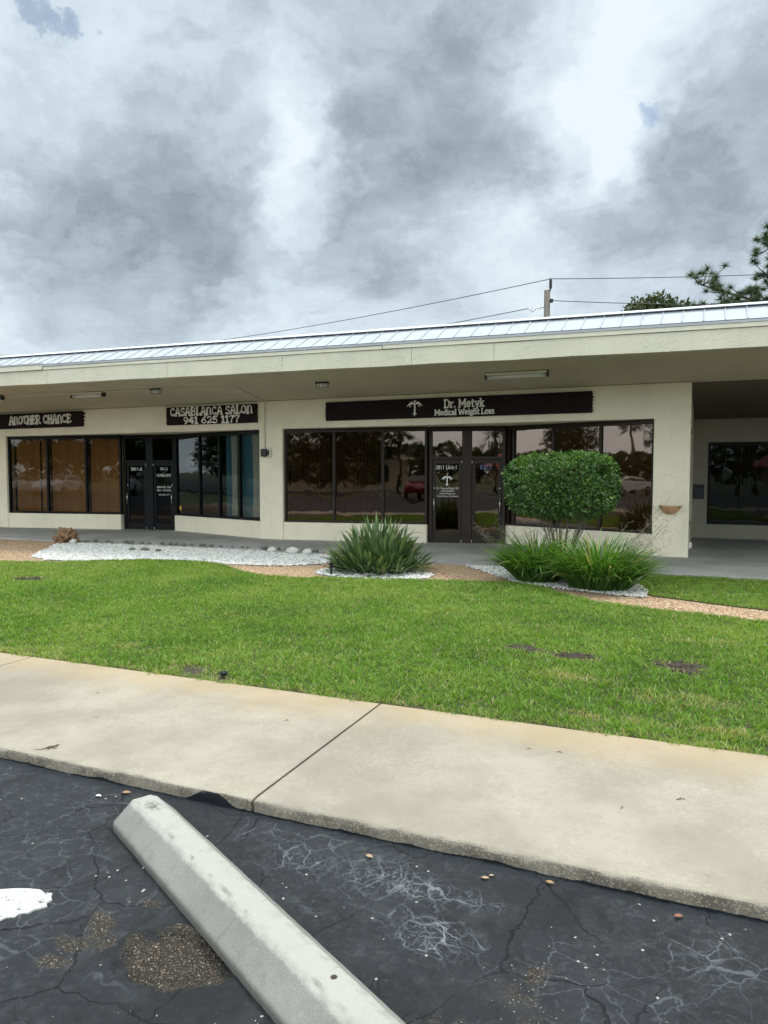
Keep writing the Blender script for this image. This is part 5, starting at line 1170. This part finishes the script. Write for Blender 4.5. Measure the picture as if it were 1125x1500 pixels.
# lizard on the sidewalk
def lizard(x, y, z, rz):
    T = thing('lizard', 'small brown lizard standing on the sidewalk near the kerb', 'lizard', (x, y, z), rz)
    nodes = [((0, 0, .009), .0055)]; edges = []
    def chain(par, pts):
        for p, rd in pts: nodes.append((p, rd)); edges.append((par, len(nodes) - 1)); par = len(nodes) - 1
        return par
    nk = chain(0, [((.014, .001, .010), .0058), ((.026, .002, .0125), .0042), ((.033, .003, .015), .0052), ((.043, .003, .016), .0040), ((.050, .003, .0155), .0018)])
    chain(0, [((-.014, .000, .008), .0048), ((-.024, -.003, .007), .0036), ((-.040, -.010, .005), .0026), ((-.058, -.012, .004), .0019), ((-.078, -.004, .003), .0013), ((-.096, .006, .003), .0008)])
    for s in (-1, 1):
        chain(1, [((.018, s * .010, .010), .0022), ((.026, s * .017, .007), .0018), ((.030, s * .021, .001), .0014), ((.037, s * .023, .001), .0009)])
        chain(6, [((-.012, s * .011, .010), .0026), ((-.004, s * .018, .006), .0020), ((-.012, s * .022, .001), .0015), ((-.003, s * .025, .001), .0009)])
    me = bpy.data.meshes.new('body'); me.from_pydata([n[0] for n in nodes], edges, []); o = link('body', me, M_lizard, T)
    sk = o.modifiers.new('skin', 'SKIN'); me.skin_vertices.new() if not me.skin_vertices else None
    for i, (p, rd) in enumerate(nodes): me.skin_vertices[0].data[i].radius = (rd, rd)
    me.skin_vertices[0].data[0].use_root = True
    o.modifiers.new('sub', 'SUBSURF').levels = 2; o.modifiers['sub'].render_levels = 2
    for s in (-1, 1):
        e = MB(); e.lathe([(.0001, -.0012), (.0011, -.0004), (.0011, .0004), (.0001, .0012)], 6, (.041, .003 + s * .0036, .0180)); e.build('eye', M_dark, T)
lizard(-3.475, 3.145, .0705, .66)

# ------------------------------------------------------------------ utility pole and lines behind the roof
PX, PY = -5.28, 29.0
T = thing('utility_pole', 'weathered gray utility pole top standing up behind the roof', 'utility pole', (PX, PY, -.1))
b = MB(); b.tube([(0, 0, 0), (0, 0, 8.85)], .15, 14, .115); b.build('pole', M_pole, T, smooth=True)
b = MB(); b.tube([(.10, 0, 8.80), (.13, 0, 8.92)], .03, 8); b.lathe([(.001, 0), (.06, .0), (.06, .05), (.045, .07), (.06, .09), (.06, .14), (.045, .16), (.06, .18), (.06, .23), (.045, .25), (.06, .27), (.05, .33), (.03, .38), (.001, .39)], 12, (.13, 0, 8.92)); b.build('insulator', M_dark, T)
b = MB(); b.tube([(-.12, 0, 8.22), (-.34, 0, 8.22)], .03, 8); b.lathe([(.001, -.06), (.07, -.05), (.07, .05), (.001, .06)], 10, (-.30, 0, 8.22)); b.tube([(-.34, 0, 8.18), (-.36, 0, 8.36)], .022, 6); b.tube([(-.40, 0, 8.20), (-.60, 0, 8.06)], .02, 6); b.lathe([(.001, -.07), (.06, -.05), (.06, .05), (.001, .07)], 10, (-.66, 0, 8.20)); b.build('bracket', M_chrome, T)
b = MB(); b.lathe([(.001, -.09), (.07, -.06), (.07, .06), (.001, .09)], 10, (.17, 0, 8.44)); b.build('clamp', M_dark, T)
def wire(a, c, sag, label, r=.016):
    a, c = Vector(a), Vector(c); b = MB(); b.tube([a.lerp(c, t) - Vector((0, 0, sag * 4 * t * (1 - t))) for t in np.linspace(0, 1, 40)], r, 5); o = b.build('power_line', M_wire, smooth=True); tag(o, label, 'power line', 'power lines behind the roof')
wire((PX + .13, PY, 9.18), (-60.4, 50, 12.7), 1.0, 'upper power line sloping down to the left from the pole')
wire((PX + .13, PY, 9.18), (13.4, 38.6, 10.5), .2, 'upper power line running right from the pole over the trees')
wire((PX - .68, PY, 8.12), (-60.4, 50, 11.2), 1.0, 'lower power line left of the pole meeting the roof')
wire((PX + .2, PY, 8.34), (9, 40, 9.5), .2, 'lower power line running right from the pole to the trees')

# ------------------------------------------------------------------ trees behind the roof
def pine(x, y, H, limbs, label, seed, tr=.28):
    T = thing('pine_tree', label, 'tree', (x, y, -.1), 0, 'pines behind the roof'); rp = random.Random(seed); r = np.random.default_rng(seed)
    b = MB(); b.tube([(0, 0, 0), (.1, 0, H * .35), (-.08, .05, H * .7), (0, 0, H)], tr, 10, tr * .25); b.build('trunk', M_bark, T, smooth=True)
    br = MB(); tips = []
    for z, az, L_, rise in limbs:
        d = Vector((math.cos(az), math.sin(az), 0)); p = Vector((0, 0, z)); pts = [p]; n = 6
        for i in range(1, n + 1):
            t = i / n; p = Vector((0, 0, z)) + d * L_ * t + Vector((rp.uniform(-.15, .15), rp.uniform(-.15, .15), rise * t + .25 * math.sin(t * 5 + z) + rp.uniform(-.1, .1))); pts.append(p)
            if i >= 2:
                for k in range(7):
                    e = p + Vector((rp.uniform(-.85, .85), rp.uniform(-.85, .85), rp.uniform(-.35, .75))); br.tube([p, (p + e) / 2 + Vector((0, 0, -.06)), e], .028, 5, .012); tips.append(e)
                    if rp.random() < .7: tips.append(p.lerp(e, .6) + Vector((rp.uniform(-.2, .2), rp.uniform(-.2, .2), rp.uniform(0, .2))))
        br.tube(pts, .085, 7, .03)
    br.build('branches', M_bark, T, smooth=True)
    C_ = np.array([t[:] for t in tips]); m = 110; c = np.repeat(C_, m, 0); d = rdir(r, len(c)); d[:, 2] = d[:, 2] * .8 + .15; L_ = r.uniform(.20, .40, len(c)); s = np.cross(d, rdir(r, len(c))); s /= np.linalg.norm(s, axis=1, keepdims=True) + 1e-9
    V = np.stack([c - s * .008, c + s * .008, c + d * L_[:, None]], 1); F = np.arange(len(c) * 3).reshape(-1, 3); tt = np.clip(r.normal(.45, .2, len(c)) + d[:, 2] * .2, 0, 1)
    np_mesh('crown', V.reshape(-1, 3), F, M_pine, T, {'tint': np.repeat(tt, 3)})
pine(5.2, 34, 12.0, [(8.5, 3.14, 4.7, .9), (8.4, 2.6, 4.2, .2), (8.2, 3.5, 3.6, .1), (9.2, 3.0, 2.6, .5), (10.2, 3.3, 2.3, .5), (10.9, 2.9, 2.1, .5), (10.7, 0.3, 2.4, .5), (8.8, .4, 3.2, .3), (11.4, 4.5, 1.2, .4), (9.4, 5, 2.5, .4), (7.6, 2.9, 3.0, .0), (9.6, 3.7, 2.4, .3), (7.9, 3.25, 5.0, .35), (7.7, 3.0, 3.9, .5)], 'long needled pine rising at the right edge behind the roof', 3)
def broad(name, x, y, z0, clumps, nleaf, leaf, label, seed, mat=M_oak, group=None, trunk_h=4.0, tr=.22):
    T = thing(name, label, 'tree', (x, y, z0), 0, group); r = np.random.default_rng(seed); rp = random.Random(seed); tb = MB()
    tb.tube([(0, 0, 0), (.06, 0, trunk_h * .6), (0, .05, trunk_h)], tr, 9, tr * .6)
    P_, D_ = [], []
    for cx, cy, cz, R in clumps:
        tb.tube([(0, 0, trunk_h * .8), (cx * .5, cy * .5, (trunk_h + cz) / 2), (cx, cy, cz)], tr * .4, 6, .03)
        n = int(nleaf * R * R); d = rdir(r, n); rad = R * r.uniform(.35, 1.05, n) ** .6; lump = .72 + .6 * fbm(d[:, 0] * 2.5 + cx + 7, d[:, 2] * 2.5 + d[:, 1] * 1.7 + 3, 3, seed)
        P_.append(d * (rad * lump)[:, None] * np.array([1, 1, .85]) + np.array([cx, cy, cz])); D_.append(d)
    tb.build('trunk', M_bark, T, smooth=True); P_ = np.concatenate(P_); D_ = np.concatenate(D_); n = len(P_)
    V, F = leaf_cloud(P_, D_ * .5 + rdir(r, n), rdir(r, n) + np.array([0, 0, .8]), r.uniform(.7, 1.3, n) * leaf, r.uniform(.4, .6, n) * leaf)
    np_mesh('crown', V, F, mat, T, {'tint': np.repeat(np.clip(r.normal(.5, .25, n), 0, 1), 6)}); return T
broad('oak_tree', -1.75, 33, -.1, [(-.25, 0, 8.35, .85), (.35, .1, 8.6, .75), (.95, .2, 8.2, .85), (-.6, .3, 8.1, .55), (.3, .6, 7.6, 1.2), (1.4, .4, 7.9, .8), (2.3, .4, 8.0, .75), (2.95, .4, 8.15, .7), (3.6, .5, 8.1, .7)], 1500, .17, 'bushy olive green tree top just above the roof edge', 5)

# ------------------------------------------------------------------ the far side of the car park, seen in the shop windows
def palm(x, y, h, seed, label, R=1.5):
    T = thing('palm_tree', label, 'tree', (x, y, -.1), 0, 'palms across the car park'); rp = random.Random(seed); b = MB(); b.tube([(0, 0, 0), (.05, .02, h * .5), (0, 0, h)], .19, 9, .15); b.build('trunk', M_bark, T, smooth=True); V, F, ti = [], [], []
    for i in range(46):
        az = rp.uniform(0, 6.28); le = rp.uniform(.1, 2.2); L_ = R * rp.uniform(.8, 1.1); d = Vector((math.cos(az) * math.sin(le), math.sin(az) * math.sin(le), math.cos(le))); s = Vector((-math.sin(az), math.cos(az), 0)); c = Vector((0, 0, h))
        for k in range(13):
            f = (k - 6) / 6; q = c + d * L_ * .45; e = q + (d * math.cos(f * 1.3) + s * math.sin(f * 1.3)).normalized() * L_ * .6 - Vector((0, 0, .22 * L_ * abs(f))); w_ = d.cross(s) * .02 + s * .03; a = len(V); V += [c[:] if k == 6 else (q - w_)[:], (q + w_)[:], e[:]]; F.append((a, a + 1, a + 2)); ti += [rp.random()] * 3
    np_mesh('crown', np.array(V), np.array(F), M_palm, T, {'tint': ti})
palm(-9.3, -25, 5.2, 1, 'palm nearest the dark tree mass opposite the medical office', 1.7); palm(1.6, -25, 5.0, 2, 'left one of the twin palms opposite the office doors', 1.6); palm(2.9, -25.6, 5.2, 3, 'right one of the twin palms opposite the office doors', 1.7); palm(5.9, -24, 6.6, 4, 'tallest palm opposite the office doors', 1.6)
palm(-42, -25, 6.4, 5, 'palm far along the road beyond the car park', 1.7)
OPP = 'trees across the car park'
broad('oak_tree', -14.5, -25, -.1, [(-1.5, 0, 4.6, 2.4), (1.2, .4, 5.0, 2.5), (3.2, 0, 4.0, 2.0), (0, 0, 6.2, 2.0)], 420, .30, 'wide dark tree across the car park opposite the medical office', 11, group=OPP, trunk_h=3.2)
broad('oak_tree', -6.8, -23, -.1, [(-.6, 0, 2.0, 1.2), (.6, .2, 2.4, 1.3)], 420, .24, 'low bushy tree across the car park behind the red car', 12, group=OPP, trunk_h=1.4)
broad('oak_tree', -36, -26, -.1, [(-2, 0, 5.0, 2.3), (1.2, .4, 4.8, 2.5), (3.6, 0, 4.6, 1.8)], 380, .32, 'spreading tree far left across the car park', 13, group=OPP, trunk_h=3.4)
broad('oak_tree', -52, -26, -.1, [(-1, 0, 5.5, 2.3), (1.4, .4, 5.2, 2.2)], 380, .32, 'tall tree farthest left across the car park', 14, group=OPP, trunk_h=3.6)
r = np.random.default_rng(77); n = 26000; xx = r.uniform(-260, 120, n); hh = 3.2 + 3.2 * fbm(xx * .09, xx * 0 + 2, 4, 5) ; zz = hh * r.random(n) ** .6; yy = -74 + r.normal(0, 1.6, n)
V, F = leaf_cloud(np.stack([xx, yy, zz], 1), rdir(r, n), rdir(r, n), r.uniform(.7, 1.3, n), r.uniform(.5, .8, n)); tag(np_mesh('far_wood', V, F, M_oak, attrs={'tint': np.repeat(r.random(n), 6)}), 'dark band of far trees along the horizon across the road', 'wood', kind='stuff')
broad('oak_tree', -46, 1.5, -.1, [(-1, 0, 4.2, 2.4), (1.6, .6, 5.0, 2.6), (.2, -1.4, 3.0, 2.2), (0, 1.8, 3.2, 2.0)], 330, .34, 'round tree at the far left end of the car park', 15, group=OPP, trunk_h=2.6)
broad('oak_tree', -68, -7, -.1, [(-1, 0, 4.6, 2.8), (2, .6, 5.4, 2.8), (.2, -1.6, 3.0, 2.6)], 300, .36, 'wide tree behind the one at the far left end', 16, group=OPP, trunk_h=3)
broad('oak_tree', -21, -29, -.1, [(-2, 0, 2.4, 2.2), (1.6, .4, 2.8, 2.3), (4.6, 0, 2.2, 2.0), (7.6, .5, 2.6, 2.2)], 300, .32, 'low spreading tree in front of the long pale store', 17, group=OPP, trunk_h=1.6)
M_red = simple('red_roof', (.33, .035, .03), .5); M_carred = simple('car_red', (.16, .012, .018), .25); M_carw = simple('car_white', (.7, .7, .7), .25); M_cream2 = simple('pale_wall', (.45, .36, .30), .8); M_carglass = simple('car_glass', (.02, .022, .025), .06)
R2 = thing('restaurant_building', 'low restaurant with a bright red roof across the road', 'building', (10, -47, -.1)); b = MB(); b.box(-5.5, 5.5, -3, 3, 0, 2.2); b.build('wall', M_cream2, R2)
b = MB(); b.hexa([(-6.4, -3.8, 2.2), (6.4, -3.8, 2.2), (6.4, 3.8, 2.2), (-6.4, 3.8, 2.2)], [(-4.8, -2, 3.6), (4.8, -2, 3.6), (4.8, 2, 3.6), (-4.8, 2, 3.6)]); b.build('roof', M_red, R2)
for i in range(4): b = MB(); b.box(-4.6 + i * 2.5, -2.9 + i * 2.5, 3.005, 3.06, .7, 1.9); b.build('window', M_carglass, R2)
R3 = thing('store_building', 'long pale low store building across the road', 'building', (-24, -50, -.1)); b = MB(); b.box(-14, 14, -4, 4, 0, 3.2); b.build('wall', M_cream2, R3); b = MB(); b.box(-14.4, 14.4, -4.4, 4.4, 3.21, 3.6); b.build('roof', M_trim, R3)
for i in range(6): b = MB(); b.box(-12.5 + i * 4.3, -9.6 + i * 4.3, 4.005, 4.06, .6, 2.4); b.build('window', M_carglass, R3)
def car(x, y, rz, mat, label):
    T = thing('parked_car', label, 'car', (x, y, 0.0), rz, 'cars parked across the lot'); side = [(-2.15, .35), (-2.2, .75), (-2.0, .95), (-1.45, 1.0), (-.85, 1.42), (.55, 1.45), (1.2, 1.02), (2.0, .9), (2.2, .7), (2.18, .35)]; n = len(side)
    b = MB(); b.add([(sx, -.86 + (.16 if sz > 1.2 else 0), sz) for sx, sz in side] + [(sx, .86 - (.16 if sz > 1.2 else 0), sz) for sx, sz in side], [tuple(range(n)), tuple(range(n, 2 * n))[::-1]] + [(i, (i + 1) % n, n + (i + 1) % n, n + i) for i in range(n)]); b.build('body', mat, T, bevel=.07)
    for s in (-1, 1):
        b = MB(); b.add([(-1.2, s * .865, 1.04), (1.0, s * .865, 1.04), (.45, s * .745, 1.36), (-.78, s * .745, 1.36)], [(0, 1, 2, 3)]); b.build('side_window', M_carglass, T).modifiers.new('t', 'SOLIDIFY').thickness = .02
    b = MB(); b.add([(1.10, -.72, 1.10), (1.10, .72, 1.10), (.60, .66, 1.43), (.60, -.66, 1.43)], [(0, 1, 2, 3)]); b.build('windscreen', M_carglass, T).modifiers.new('t', 'SOLIDIFY').thickness = .05
    for wx in (-1.35, 1.35):
        for s in (-1, 1): b = MB(); b.tube([(wx, s * .70, .32), (wx, s * .90, .32)], .32, 16); o = b.build('wheel', M_rubber, T); b = MB(); b.tube([(wx, s * .905, .32), (wx, s * .915, .32)], .19, 12); b.build('rim', M_chrome, o)
car(-6.6, -11.6, 1.75, M_carred, 'dark red car parked across the lot'); car(-35, -14, 1.5, M_carw, 'white car parked far left across the lot'); car(-31.5, -14.2, 1.6, M_carw, 'white car parked right of the other white one')
